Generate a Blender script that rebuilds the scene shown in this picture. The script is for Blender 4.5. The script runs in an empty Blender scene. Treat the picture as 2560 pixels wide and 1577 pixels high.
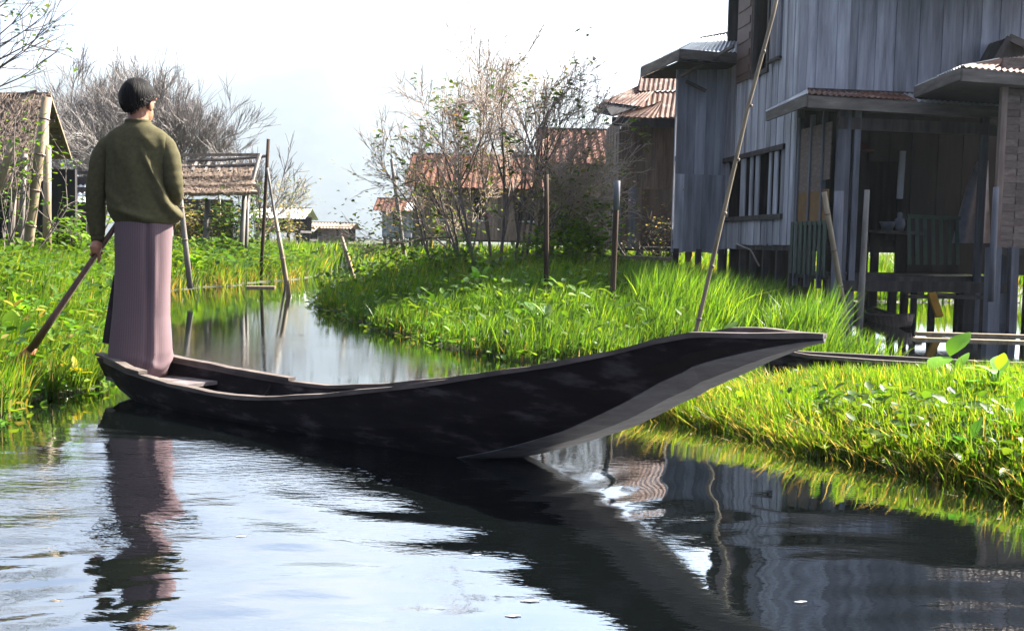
import bpy, bmesh, math, random
import numpy as np
from mathutils import Vector, Matrix, Euler

# ------------------------------------------------------------------ camera, sky, sun, exposure
scene = bpy.context.scene
COL = scene.collection
FPX, CX, CY, EYE = 2600.0, 1280.0, 788.5, 0.9        # the photograph is 2560 x 1577 px
PITCH = math.atan(183.5 / FPX)
ROLL = math.radians(1.2)
CAM = Vector((0, 0, EYE))
RM = (Matrix.Rotation(math.pi / 2 - PITCH, 3, 'X') @ Matrix.Rotation(ROLL, 3, 'Z'))
cam_data = bpy.data.cameras.new('camera')
cam_data.sensor_width = 36.0
cam_data.lens = 36.0 * FPX / 2560.0
cam_data.clip_start = 0.05
cam_data.clip_end = 5000
cam = bpy.data.objects.new('camera', cam_data)
COL.objects.link(cam)
cam.matrix_world = Matrix.Translation(CAM) @ RM.to_4x4()
scene.camera = cam

SUN_AZ, SUN_EL = math.radians(60), math.radians(40)   # azimuth to the right of +Y
SUN = Vector((math.sin(SUN_AZ) * math.cos(SUN_EL), math.cos(SUN_AZ) * math.cos(SUN_EL), math.sin(SUN_EL)))
CLOUD_B, CLOUD_F = (.42, .66, 1.35), (6.6, 6.7, 7.0)
world = bpy.data.worlds.new('World')
scene.world = world
world.use_nodes = True
wn, wl = world.node_tree.nodes, world.node_tree.links
wn.clear()
wo = wn.new('ShaderNodeOutputWorld')
wb = wn.new('ShaderNodeBackground')
sky = wn.new('ShaderNodeTexSky')
sky.sky_type = 'NISHITA'
sky.sun_disc = False
sky.sun_elevation = SUN_EL
sky.sun_rotation = SUN_AZ
sky.altitude = 900
sky.air_density = 1.0
sky.dust_density = 1.6
sky.ozone_density = 2.0
wb.inputs['Strength'].default_value = 0.05
# thin bright cloud over the whole sky, with gaps; cloud scatters forward, so it is brighter towards the sun
wtc = wn.new('ShaderNodeTexCoord')
wmap = wn.new('ShaderNodeMapping'); wmap.inputs['Scale'].default_value = (1.0, 1.0, 2.4)
wnoi = wn.new('ShaderNodeTexNoise'); wnoi.inputs['Scale'].default_value = 3.0
wnoi.inputs['Detail'].default_value = 7; wnoi.inputs['Roughness'].default_value = 0.58
wramp = wn.new('ShaderNodeValToRGB')
wramp.color_ramp.elements[0].position = 0.34; wramp.color_ramp.elements[0].color = (.85, .85, .85, 1)
wramp.color_ramp.elements[1].position = 0.56; wramp.color_ramp.elements[1].color = (1, 1, 1, 1)
wdot = wn.new('ShaderNodeVectorMath'); wdot.operation = 'DOT_PRODUCT'; wdot.inputs[1].default_value = SUN
wmr = wn.new('ShaderNodeMapRange'); wmr.inputs['From Min'].default_value = -1; wmr.inputs['From Max'].default_value = 1
wpow = wn.new('ShaderNodeMath'); wpow.operation = 'POWER'; wpow.inputs[1].default_value = 2.0
wcol = wn.new('ShaderNodeMixRGB'); wcol.inputs['Color1'].default_value = (CLOUD_B[0], CLOUD_B[1], CLOUD_B[2], 1); wcol.inputs['Color2'].default_value = (CLOUD_F[0], CLOUD_F[1], CLOUD_F[2], 1)
wmix = wn.new('ShaderNodeMixRGB'); wmix.blend_type = 'MIX'
wl.new(wtc.outputs['Generated'], wmap.inputs['Vector'])
wl.new(wmap.outputs['Vector'], wnoi.inputs['Vector'])
wl.new(wnoi.outputs['Fac'], wramp.inputs['Fac'])
wl.new(wtc.outputs['Generated'], wdot.inputs[0])
wl.new(wdot.outputs['Value'], wmr.inputs['Value']); wl.new(wmr.outputs['Result'], wpow.inputs[0]); wl.new(wpow.outputs['Value'], wcol.inputs['Fac'])
wl.new(wramp.outputs['Color'], wmix.inputs['Fac'])
wl.new(sky.outputs['Color'], wmix.inputs['Color1'])
wthin = wn.new('ShaderNodeValToRGB')
wthin.color_ramp.elements[0].position = 0.40; wthin.color_ramp.elements[0].color = (.50, .64, .88, 1)
wthin.color_ramp.elements[1].position = 0.60; wthin.color_ramp.elements[1].color = (1.05, 1.05, 1.05, 1)
wmul = wn.new('ShaderNodeMixRGB'); wmul.blend_type = 'MULTIPLY'; wmul.inputs['Fac'].default_value = 1
wl.new(wnoi.outputs['Fac'], wthin.inputs['Fac'])
wl.new(wcol.outputs['Color'], wmul.inputs['Color1']); wl.new(wthin.outputs['Color'], wmul.inputs['Color2'])
wl.new(wmul.outputs['Color'], wmix.inputs['Color2'])
wl.new(wmix.outputs['Color'], wb.inputs['Color'])
wl.new(wb.outputs['Background'], wo.inputs['Surface'])

sun_data = bpy.data.lights.new('sun', 'SUN')
sun_data.energy = 5.0
sun_data.angle = math.radians(0.5)
sun_data.color = (1.0, 0.93, 0.82)
sun = bpy.data.objects.new('sun', sun_data)
COL.objects.link(sun)
sun.location = SUN * 60
sun.rotation_euler = SUN.to_track_quat('Z', 'Y').to_euler()

scene.view_settings.view_transform = 'Standard'
scene.view_settings.look = 'None'
scene.view_settings.gamma = 1.0
scene.view_settings.use_curve_mapping = False
scene.view_settings.exposure = 2.9
HAZE = 0.0003
scene.render.engine = 'CYCLES'
cy = scene.cycles
cy.use_denoising = True
cy.max_bounces = 7; cy.diffuse_bounces = 3; cy.glossy_bounces = 3
cy.transmission_bounces = 3; cy.volume_bounces = 0; cy.transparent_max_bounces = 6
cy.caustics_reflective = False; cy.caustics_refractive = False
cy.sample_clamp_indirect = 6.0

# ------------------------------------------------------------------ geometry helpers
def ray(px, py):
    v = RM @ Vector(((px - CX) / FPX, -(py - CY) / FPX, -1.0))
    return v / v.y
def at(px, py, Y):                       # the point seen at a photo pixel, Y metres ahead
    return CAM + ray(px, py) * Y
def ground(px, py, z=0.0):               # the point seen at a photo pixel, at height z
    r = ray(px, py)
    return CAM + r * ((z - EYE) / r.z)
def onwall(px, py, P, d):                # the point seen at a pixel on the upright wall through P along d
    r = ray(px, py)
    n = Vector((d.y, -d.x, 0))
    return CAM + r * ((P - CAM).dot(n) / r.dot(n))

WM = {}
def link(o, parent=None, world_m=None):
    COL.objects.link(o)
    m = world_m if world_m is not None else Matrix.Identity(4)
    if parent is not None:
        o.parent = parent
        o.matrix_parent_inverse = WM[parent.name].inverted()
    o.matrix_basis = m
    WM[o.name] = m
    return o
def tag(o, label=None, cat=None, group=None, kind=None):
    if label: o['label'] = label
    if cat: o['category'] = cat
    if group: o['group'] = group
    if kind: o['kind'] = kind
    return o
def thing(name, label, cat, loc, group=None):
    o = bpy.data.objects.new(name, None)
    o.empty_display_size = 0.1
    link(o, None, Matrix.Translation(Vector(loc)))
    return tag(o, label, cat, group)

class MB:
    def __init__(s): s.v, s.f = [], []
    def add(s, vs, fs):
        k = len(s.v); s.v += [tuple(p) for p in vs]; s.f += [tuple(i + k for i in f) for f in fs]
        return s
    def box(s, c, ax, ay, az):           # centre and three half-axis vectors
        c, ax, ay, az = map(Vector, (c, ax, ay, az))
        vs = [c + ax * i + ay * j + az * k for k in (-1, 1) for j in (-1, 1) for i in (-1, 1)]
        return s.add(vs, [(0, 2, 3, 1), (4, 5, 7, 6), (0, 1, 5, 4), (2, 6, 7, 3), (0, 4, 6, 2), (1, 3, 7, 5)])
    def rings(s, rs, cap=True, closed=True):
        n = len(rs[0]); k = len(s.v)
        for r in rs: s.v += [tuple(p) for p in r]
        for i in range(len(rs) - 1):
            for j in range(n if closed else n - 1):
                a, b = k + i * n + j, k + i * n + (j + 1) % n
                s.f.append((a, b, b + n, a + n))
        if cap:
            s.f.append(tuple(k + j for j in range(n))[::-1])
            s.f.append(tuple(k + (len(rs) - 1) * n + j for j in range(n)))
        return s
    def tube(s, pts, rad, n=8, cap=True):
        pts = [Vector(p) for p in pts]
        rad = rad if hasattr(rad, '__len__') else [rad] * len(pts)
        rs = []; a = None
        for i, p in enumerate(pts):
            d = (pts[min(i + 1, len(pts) - 1)] - pts[max(i - 1, 0)]).normalized()
            if a is None: a = d.cross(Vector((0, 0, 1)) if abs(d.z) < .85 else Vector((0, 1, 0)))
            else: a = a - d * a.dot(d)
            a.normalize(); b = d.cross(a).normalized()
            rs.append([p + (a * math.cos(t) + b * math.sin(t)) * rad[i] for t in (2 * math.pi * j / n for j in range(n))])
        return s.rings(rs, cap)
    def slab(s, quad, t):                # a quad given thickness t along its normal
        q = [Vector(p) for p in quad]
        nrm = (q[1] - q[0]).cross(q[3] - q[0]).normalized() * t
        vs = q + [p - nrm for p in q]
        return s.add(vs, [(0, 1, 2, 3), (7, 6, 5, 4), (0, 4, 5, 1), (1, 5, 6, 2), (2, 6, 7, 3), (3, 7, 4, 0)])
    def build(s, name, mat, parent=None, smooth=False, world_m=None):
        me = bpy.data.meshes.new(name)
        me.from_pydata(s.v, [], s.f); me.update()
        if smooth: me.polygons.foreach_set('use_smooth', [True] * len(me.polygons))
        if mat is not None: me.materials.append(mat)
        return link(bpy.data.objects.new(name, me), parent, world_m)

def np_mesh(name, verts, tris, mat, color=None, smooth=False, parent=None, quads=False):
    me = bpy.data.meshes.new(name)
    k = 4 if quads else 3
    verts = np.ascontiguousarray(verts, dtype=np.float32).reshape(-1, 3)
    tris = np.ascontiguousarray(tris, dtype=np.int32).reshape(-1, k)
    me.vertices.add(len(verts)); me.vertices.foreach_set('co', verts.ravel())
    me.loops.add(tris.size); me.loops.foreach_set('vertex_index', tris.ravel())
    me.polygons.add(len(tris))
    me.polygons.foreach_set('loop_start', np.arange(0, tris.size, k, dtype=np.int32))
    if smooth: me.polygons.foreach_set('use_smooth', np.ones(len(tris), dtype=bool))
    if color is not None:
        at_ = me.attributes.new('tint', 'FLOAT_COLOR', 'POINT')
        c = np.ones((len(verts), 4), dtype=np.float32); c[:, :3] = color
        at_.data.foreach_set('color', c.ravel())
    me.update(calc_edges=True)
    me.validate()
    me.materials.append(mat)
    return link(bpy.data.objects.new(name, me), parent)

CUBE = bpy.data.meshes.new('plank')
_b = MB().box((0, 0, 0), (.5, 0, 0), (0, .5, 0), (0, 0, .5))
CUBE.from_pydata(_b.v, [], _b.f); CUBE.update()
CUBES = {}
def piece(name, mat, parent, c, ax, ay, az):       # a board: shared box mesh, full-length axis vectors
    if mat.name not in CUBES:
        m_ = CUBE.copy(); m_.name = 'board_' + mat.name; m_.materials.append(mat); CUBES[mat.name] = m_
    c, ax, ay, az = map(Vector, (c, ax, ay, az))
    M = Matrix((ax, ay, az)).transposed().to_4x4(); M.translation = c
    return link(bpy.data.objects.new(name, CUBES[mat.name]), parent, M)
def beam(name, mat, parent, p, q, w, h):           # a straight timber from p to q
    p, q = Vector(p), Vector(q); d = q - p
    up = Vector((0, 0, 1)) if abs(d.normalized().z) < .9 else Vector((0, 1, 0))
    a = d.cross(up).normalized(); b = a.cross(d).normalized()
    return piece(name, mat, parent, (p + q) / 2, a * w, d, b * h)

# ------------------------------------------------------------------ materials
def new_mat(name):
    m = bpy.data.materials.new(name); m.use_nodes = True
    return m, m.node_tree.nodes, m.node_tree.links, m.node_tree.nodes['Principled BSDF']
def mat_noise(name, stops, scale=(4, 4, 4), detail=5, rough=.7, rnd=0.0, bump=0.0, nscale=1.0, spec=.3, coord='pos', distort=0.0):
    """noise-ramped colour in world metres; rnd varies the value from object to object"""
    m, n, l, p = new_mat(name)
    if coord == 'pos':
        g = n.new('ShaderNodeNewGeometry').outputs['Position']
    else:
        g = n.new('ShaderNodeTexCoord').outputs['Object']
    mp = n.new('ShaderNodeMapping'); mp.inputs['Scale'].default_value = scale
    nz = n.new('ShaderNodeTexNoise'); nz.inputs['Scale'].default_value = nscale
    nz.inputs['Detail'].default_value = detail; nz.inputs['Roughness'].default_value = .62
    nz.inputs['Distortion'].default_value = distort
    l.new(g, mp.inputs['Vector']); l.new(mp.outputs['Vector'], nz.inputs['Vector'])
    rp = n.new('ShaderNodeValToRGB'); cr = rp.color_ramp
    while len(cr.elements) < len(stops): cr.elements.new(.5)
    for e, (pos, c) in zip(cr.elements, stops): e.position = pos; e.color = (*c, 1)
    l.new(nz.outputs['Fac'], rp.inputs['Fac'])
    out = rp.outputs['Color']
    if rnd:
        oi = n.new('ShaderNodeObjectInfo')
        mr = n.new('ShaderNodeMapRange'); mr.inputs['To Min'].default_value = 1 - rnd; mr.inputs['To Max'].default_value = 1 + rnd
        hs = n.new('ShaderNodeHueSaturation')
        l.new(oi.outputs['Random'], mr.inputs['Value']); l.new(mr.outputs['Result'], hs.inputs['Value'])
        l.new(out, hs.inputs['Color']); out = hs.outputs['Color']
        va = n.new('ShaderNodeVectorMath'); va.operation = 'ADD'
        l.new(mp.outputs['Vector'], va.inputs[0]); l.new(oi.outputs['Random'], va.inputs[1])
        sc_ = n.new('ShaderNodeVectorMath'); sc_.operation = 'SCALE'; sc_.inputs['Scale'].default_value = 37.0
        cb = n.new('ShaderNodeCombineXYZ')
        for k in 'XYZ': l.new(oi.outputs['Random'], cb.inputs[k])
        l.new(cb.outputs['Vector'], sc_.inputs[0]); l.new(sc_.outputs['Vector'], va.inputs[1])
        l.new(va.outputs['Vector'], nz.inputs['Vector'])
    l.new(out, p.inputs['Base Color'])
    p.inputs['Roughness'].default_value = rough
    p.inputs['Specular IOR Level'].default_value = spec
    if bump:
        bm_ = n.new('ShaderNodeBump'); bm_.inputs['Strength'].default_value = .8; bm_.inputs['Distance'].default_value = bump
        l.new(nz.outputs['Fac'], bm_.inputs['Height']); l.new(bm_.outputs['Normal'], p.inputs['Normal'])
    return m
def mat_leaf(name, trans=.45, rough=.35, tboost=(1.3, 1.25, .6), spec=.5):
    """thin leaf: colour from the 'tint' attribute, light passes through"""
    m, n, l, p = new_mat(name)
    a = n.new('ShaderNodeAttribute'); a.attribute_name = 'tint'
    l.new(a.outputs['Color'], p.inputs['Base Color'])
    p.inputs['Roughness'].default_value = rough; p.inputs['Specular IOR Level'].default_value = spec
    t = n.new('ShaderNodeBsdfTranslucent')
    mu = n.new('ShaderNodeMixRGB'); mu.blend_type = 'MULTIPLY'; mu.inputs['Fac'].default_value = 1
    mu.inputs['Color2'].default_value = (*tboost, 1)
    l.new(a.outputs['Color'], mu.inputs['Color1']); l.new(mu.outputs['Color'], t.inputs['Color'])
    mx = n.new('ShaderNodeMixShader'); mx.inputs['Fac'].default_value = trans
    l.new(p.outputs['BSDF'], mx.inputs[1]); l.new(t.outputs['BSDF'], mx.inputs[2])
    l.new(mx.outputs['Shader'], n['Material Output'].inputs['Surface'])
    return m

M = {}
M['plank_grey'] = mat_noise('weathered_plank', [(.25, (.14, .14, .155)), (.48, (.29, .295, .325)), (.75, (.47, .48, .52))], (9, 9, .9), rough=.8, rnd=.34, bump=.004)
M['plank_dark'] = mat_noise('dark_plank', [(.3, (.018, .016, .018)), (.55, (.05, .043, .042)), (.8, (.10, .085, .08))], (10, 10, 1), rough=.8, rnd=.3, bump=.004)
M['wood_brown'] = mat_noise('brown_timber', [(.3, (.085, .06, .05)), (.55, (.19, .14, .115)), (.8, (.31, .245, .205))], (14, 14, 1.6), rough=.75, rnd=.25, bump=.003)
M['post_brown'] = mat_noise('dark_brown_post', [(.3, (.022, .015, .011)), (.55, (.055, .037, .027)), (.8, (.10, .072, .055))], (14, 14, 1.6), rough=.85, bump=.003, spec=.1)
M['fascia'] = mat_noise('fascia_board', [(.3, (.055, .046, .042)), (.6, (.14, .12, .105)), (.85, (.27, .235, .20))], (2.5, 2.5, 14), rough=.8, rnd=.15, bump=.003)
M['bamboo'] = mat_noise('bamboo_cane', [(.3, (.10, .075, .045)), (.55, (.20, .155, .10)), (.8, (.30, .245, .17))], (14, 14, 2), rough=.5, rnd=.15)
M['bamboo_grey'] = mat_noise('grey_bamboo', [(.3, (.085, .075, .07)), (.55, (.165, .145, .13)), (.8, (.25, .225, .20))], (14, 14, 2), rough=.55, rnd=.15)
M['rust'] = mat_noise('rusty_sheet', [(.34, (.040, .014, .008)), (.50, (.080, .029, .016)), (.57, (.11, .056, .038)), (.66, (.22, .19, .175))], (2.6, 2.6, 2.6), detail=6, rough=.7, rnd=.22, spec=.15, distort=.6)
M['rust_far'] = mat_noise('old_rusty_sheet', [(.35, (.045, .016, .010)), (.55, (.092, .034, .020)), (.75, (.14, .07, .05))], (1.4, 1.4, 1.4), detail=6, rough=.75, rnd=.25, spec=.1)
M['tin'] = mat_noise('grey_tin_sheet', [(.35, (.28, .29, .31)), (.6, (.46, .47, .48)), (.8, (.38, .27, .20))], (1.5, 1.5, 1.5), rough=.42, rnd=.15, spec=.5)
M['thatch'] = mat_noise('thatch', [(.3, (.10, .07, .055)), (.55, (.24, .175, .13)), (.8, (.40, .31, .23))], (14, 14, 26), rough=.9, rnd=.2, bump=.02)
M['painted_shade'] = mat_noise('painted_shade_boards', [(.3, (.012, .011, .013)), (.7, (.035, .031, .032))], (6, 6, 1), rough=.9)  # near-black: the shade of porch, soffits and recesses put into the colour
M['mud'] = mat_noise('wet_mud', [(.3, (.018, .02, .010)), (.55, (.045, .05, .018)), (.8, (.08, .085, .03))], (3, 3, 3), rough=.7, bump=.02)
M['grass'] = mat_leaf('grass_blade', .52, .45, (1.5, 1.3, .5), spec=.35)
M['leaf'] = mat_leaf('broad_leaf', .45, .5, spec=.18)
M['petal'] = mat_leaf('petal', .3, .5, (1, 1, 1))
M['bark'] = mat_noise('bark', [(.3, (.06, .048, .042)), (.55, (.13, .105, .095)), (.8, (.21, .175, .16))], (12, 12, 4), rough=.85, bump=.004)
M['twig'] = mat_noise('bare_twig', [(.3, (.13, .115, .11)), (.7, (.24, .215, .205))], (3, 3, 3), rough=.8)
M['twig_light'] = mat_noise('pale_bush_twig', [(.3, (.24, .18, .14)), (.7, (.42, .34, .28))], (3, 3, 3), rough=.8)
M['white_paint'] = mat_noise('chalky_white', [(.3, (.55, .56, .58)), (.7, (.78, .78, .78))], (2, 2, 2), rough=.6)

def plain(name, c, rough=.6, spec=.3, var=.25, sc=8):
    return mat_noise(name, [(.3, tuple(x * (1 - var) for x in c)), (.7, tuple(min(.95, x * (1 + var)) for x in c))], (sc,) * 3, rough=rough, spec=spec)
M['red_tin'] = plain('painted_red_tin', (.12, .035, .04))
M['shutter'] = plain('brown_shutter', (.085, .05, .042))
M['green_rail'] = plain('green_painted_slats', (.035, .055, .042))
M['cloth_grey'] = plain('grey_blue_cloth', (.24, .245, .29), .9)
M['cloth_white'] = plain('white_cloth', (.6, .58, .58), .9)
M['cloth_red'] = plain('red_cloth', (.45, .03, .07), .9)
M['cloth_yellow'] = plain('ochre_cloth', (.30, .16, .02), .9)
M['panel_ochre'] = plain('ochre_panel', (.17, .095, .035), .8)
# ------------------------------------------------------------------ land, water, mountain
def poly_px(lst):
    return [(ground(x, y).x, ground(x, y).y) for x, y in lst]
LEFT_BANK = [(-40, 4.0), (-6, 4.6)] + poly_px([(-60, 1075), (0, 1035), (120, 1000), (200, 978), (262, 955), (290, 900), (345, 800), (400, 733),
             (470, 722), (560, 716), (640, 706), (735, 700), (800, 688), (842, 676), (850, 668)]) + [(-5, 60), (-60, 60)]
MID_BANK = poly_px([(782, 768), (830, 779), (900, 802), (1000, 841), (1100, 866), (1200, 890), (1290, 902), (1400, 905), (1560, 900), (1800, 870),
            (1900, 858)]) + [(2.1, 7.25), (2.85, 7.2), (2.75, 8.4), (2.85, 11), (3.25, 13), (3.35, 17.2), (9, 18.6), (30, 19), (60, 60), (-4.2, 60)] + poly_px([(882, 672), (893, 690), (880, 716), (850, 738), (805, 752)])
NEAR_BANK = poly_px([(1575, 1022), (1640, 1040), (1800, 1080), (2000, 1130), (2300, 1188), (2560, 1236), (2800, 1275)]) + [(6.5, 3.9), (6.5, 6.6), (3.6, 6.5), (2.0, 6.6), (1.25, 6.1)]
LANDS = [(LEFT_BANK, .24, 1.6), (MID_BANK, .26, 1.5), (NEAR_BANK, .085, .5)]
def sdist(P, poly):                      # signed distance, positive inside
    P = np.asarray(P, dtype=float); A = np.array(poly); B = np.roll(A, -1, axis=0)
    best = np.full(len(P), 1e18); ins = np.zeros(len(P), bool)
    for a, b in zip(A, B):
        ab = b - a; t = np.clip(((P - a) @ ab) / (ab @ ab + 1e-12), 0, 1)
        q = P - (a + t[:, None] * ab)
        best = np.minimum(best, (q * q).sum(1))
        c = ((a[1] > P[:, 1]) != (b[1] > P[:, 1])) & (P[:, 0] < (b[0] - a[0]) * (P[:, 1] - a[1]) / (b[1] - a[1] + 1e-12) + a[0])
        ins ^= c
    return np.where(ins, 1, -1) * np.sqrt(best)
def sm(x): x = np.clip(x, 0, 1); return x * x * (3 - 2 * x)
def wob(P, f, s=0):                      # cheap smooth noise in [-1, 1]
    x, y = P[:, 0] * f, P[:, 1] * f
    return (np.sin(x * 1.3 + 1.7 * np.sin(y * .9 + s) + s) + np.sin(y * 1.7 + 1.3 * np.sin(x * 1.1 + 2 * s)) + np.sin((x + y) * 2.3 + s * 3) * .6) / 2.6
def land_z(P):
    z = np.full(len(P), -.5)
    for poly, top, run in LANDS:
        d = sdist(P, poly) + .12 * wob(P, 3.0, 1) + .05 * wob(P, 9.0, 4)
        h = np.where(d > 0, .02 + (top + .07 * wob(P, 1.4, 2)) * sm(d / run), .02 + d * 1.2)
        z = np.maximum(z, np.maximum(h, -.5))
    far = sm((P[:, 1] - 50) / 12)
    z = np.maximum(z, -.5 + .72 * far)
    return z
def axis(lo, a, b, hi, step):
    v = list(np.arange(a, b, step)); s = step; x = b
    while x < hi: v.append(x); s *= 1.28; x += s
    v.append(hi); s = step; x = a; w = []
    while x > lo: s *= 1.28; x -= s; w.append(max(x, lo))
    return np.array(w[::-1] + v)
gx, gy = axis(-3500, -7, 8, 3500, .13), axis(-60, 3.2, 20, 2300, .13)
GX, GY = np.meshgrid(gx, gy)
GP = np.stack([GX.ravel(), GY.ravel()], 1)
GZ = land_z(GP)
nx, ny = len(gx), len(gy)
ii = np.arange((ny - 1) * (nx - 1)); ii = ii // (nx - 1) * nx + ii % (nx - 1)
o = np_mesh('ground', np.column_stack([GP, GZ]), np.column_stack([ii, ii + 1, ii + nx + 1, ii + nx]), M['mud'], smooth=True, quads=True)
tag(o, kind='structure')

# water: one sheet, finely rippled round the boats, flat farther out
def wave(x, y):
    h = np.zeros_like(x)
    near = np.clip((5.6 - y) / 3.0, 0, 1) * np.clip((y + 1) / 2.0, 0, 1)
    # slow swell of the photographer's own wake, crests running from lower left to upper right
    u = .45 * x - .9 * y
    bend = .35 * np.sin(x * 1.1 + .4) + .15 * np.sin(x * 2.3 + y * 1.4)
    left = sm((.55 - x) / 1.2)
    h += .0036 * near ** 1.8 * left * np.sin(2 * np.pi * (u + bend * .5) / .46)
    h += .0007 * near ** 1.2 * left * np.sin(2 * np.pi * (.3 * x + .95 * y + .12 * np.sin(3 * x)) / .17 + 1.0) * (.6 + .4 * np.sin(2.3 * x - 1.2 * y))
    h += .0006 * near * left * np.sin(2 * np.pi * (-.2 * x + .97 * y + .08 * np.sin(4.1 * x + 1)) / .105)
    # rings pushed off the bow
    bx, by = -.1, 4.2
    r = np.hypot(x - bx, (y - by))
    h += .0034 * np.exp(-((r - 1.05) / .5) ** 2) * np.sin(2 * np.pi * (r + .04 * np.sin(3 * x)) / .29) * sm((by + .1 - y) / .6) * left
    h += .0016 * np.exp(-((x - .15) / .38) ** 2 - ((y - 3.75) / .42) ** 2) * np.sin(2 * np.pi * (np.hypot(x + .2, y - 4.3) + .05 * np.sin(5 * x)) / .19)
    # calm right hand side keeps a long lazy undulation
    right = sm((x - .35) / .5) * np.clip((6.2 - y) / 2, 0, 1)
    h += .0014 * right * np.sin(2 * np.pi * (y + .25 * x) / .62 + .8 * np.sin(2.2 * x))
    h += .00055 * right * np.sin(2 * np.pi * (y * .98 - .15 * x) / .19 + np.sin(5 * x)) * (.5 + .5 * np.sin(3.1 * x + 2 * y))
    return h
wx, wy = axis(-3500, -3.4, 3.4, 3500, .028), axis(-60, 1.7, 6.8, 2300, .028)
WX, WY = np.meshgrid(wx, wy)
inner = sm((3.6 - np.abs(WX)) / .8) * sm((7.0 - WY) / 1.0) * sm((WY - 1.0) / .5)
WZ = wave(WX, WY) * inner
# cats' paws: patches where a breath of wind roughens the surface
_w = np.stack([WX.ravel(), WY.ravel()], 1)
def paw(cx, cy, rx, ry): return np.exp(-((_w[:, 0] - cx) / rx) ** 2 - ((_w[:, 1] - cy) / ry) ** 2)
RIP = .05 + 1.0 * paw(-.85, 4.0, .75, .45) + .45 * paw(-1.5, 3.6, .8, .3) + .4 * paw(-.9, 3.1, .9, .25) + .16 * paw(-2.4, 8, 2.5, 1.5) + .10 * paw(-.5, 2.4, 1.5, .5)
RIP = RIP * (.75 + .45 * wob(_w, 2.6, 3))
RIP = np.repeat(np.clip(RIP, 0, 1)[:, None], 3, axis=1)
nx, ny = len(wx), len(wy)
ii = np.arange((ny - 1) * (nx - 1)); ii = ii // (nx - 1) * nx + ii % (nx - 1)
m, n, l, p = new_mat('lake_water')
p.inputs['Base Color'].default_value = (.0025, .0035, .0035, 1)
p.inputs['Roughness'].default_value = .015
p.inputs['IOR'].default_value = 1.75
g = n.new('ShaderNodeNewGeometry')
mp = n.new('ShaderNodeMapping'); mp.inputs['Scale'].default_value = (9, 22, 1); mp.inputs['Rotation'].default_value = (0, 0, .25)
nz = n.new('ShaderNodeTexNoise'); nz.inputs['Scale'].default_value = 1.6; nz.inputs['Detail'].default_value = 3; nz.inputs['Roughness'].default_value = .5
mp2 = n.new('ShaderNodeMapping'); mp2.inputs['Scale'].default_value = (.55, .8, 1)
nz2 = n.new('ShaderNodeTexNoise'); nz2.inputs['Scale'].default_value = 1.0; nz2.inputs['Detail'].default_value = 2
rp = n.new('ShaderNodeValToRGB'); rp.color_ramp.elements[0].position = .42; rp.color_ramp.elements[1].position = .66
rp.color_ramp.elements[0].color = (.12, .12, .12, 1)
mu = n.new('ShaderNodeMath'); mu.operation = 'MULTIPLY'
l.new(g.outputs['Position'], mp.inputs['Vector']); l.new(mp.outputs['Vector'], nz.inputs['Vector'])
l.new(g.outputs['Position'], mp2.inputs['Vector']); l.new(mp2.outputs['Vector'], nz2.inputs['Vector'])
at_r = n.new('ShaderNodeAttribute'); at_r.attribute_name = 'tint'
l.new(nz.outputs['Fac'], mu.inputs[0]); l.new(at_r.outputs['Color'], mu.inputs[1])
bm_ = n.new('ShaderNodeBump'); bm_.inputs['Strength'].default_value = 1.0; bm_.inputs['Distance'].default_value = .006
l.new(mu.outputs['Value'], bm_.inputs['Height']); l.new(bm_.outputs['Normal'], p.inputs['Normal'])
gl_ = n.new('ShaderNodeBsdfGlossy'); gl_.inputs['Roughness'].default_value = .015; gl_.inputs['Color'].default_value = (.92, .96, 1.0, 1)
mx_ = n.new('ShaderNodeMixShader'); mx_.inputs['Fac'].default_value = .36
l.new(bm_.outputs['Normal'], gl_.inputs['Normal']); l.new(p.outputs['BSDF'], mx_.inputs[1]); l.new(gl_.outputs['BSDF'], mx_.inputs[2])
l.new(mx_.outputs['Shader'], n['Material Output'].inputs['Surface'])
M['water'] = m
o = np_mesh('water', np.stack([WX.ravel(), WY.ravel(), WZ.ravel()], 1), np.column_stack([ii, ii + 1, ii + nx + 1, ii + nx]), m, smooth=True, quads=True, color=RIP)
tag(o, kind='structure')

# the far mountain across the lake
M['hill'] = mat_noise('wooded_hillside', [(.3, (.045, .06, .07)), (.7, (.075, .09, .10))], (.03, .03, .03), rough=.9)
prof = [(-3500, 575), (-1500, 500), (-600, 330), (-200, 250), (150, 160), (290, 158), (420, 176), (560, 148), (700, 108), (800, 78), (880, 42), (960, 52), (1060, 72), (1180, 108), (1330, 175),
        (1500, 250), (1800, 330), (2300, 430), (3200, 520), (5200, 600)]
MY = 1800.0
vs, fs = [], []
rows = [(-1.0, 0.0), (-.75, .25), (-.5, .5), (-.25, .75), (0, 1), (.5, .6), (1, 0)]
xs = np.linspace(prof[0][0], prof[-1][0], 260)
ys = np.interp(xs, [a for a, b in prof], [b for a, b in prof])
ys = np.convolve(np.pad(ys, 4, mode='edge'), np.array([1, 2, 3, 4, 5, 4, 3, 2, 1]) / 25, mode='valid')
rs_ = np.random.RandomState(3)
for ry, rh in rows:
    for x, y in zip(xs, ys):
        P = at(x, y, MY); zz = max(P.z, 1.5)
        w = math.sin(x * .004 + ry * 2) * .012
        vs.append((P.x * (1 + .06 * ry), MY + ry * 420 + rs_.uniform(-3, 3), zz * (rh + (w if 0 < rh < 1 else 0)) - .2))
n_ = len(xs)
for i in range(len(rows) - 1):
    for j in range(n_ - 1):
        fs.append((i * n_ + j, i * n_ + j + 1, (i + 1) * n_ + j + 1, (i + 1) * n_ + j))
o = MB().add(vs, fs).build('hills', M['hill'], smooth=True)
tag(o, kind='structure')
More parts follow.
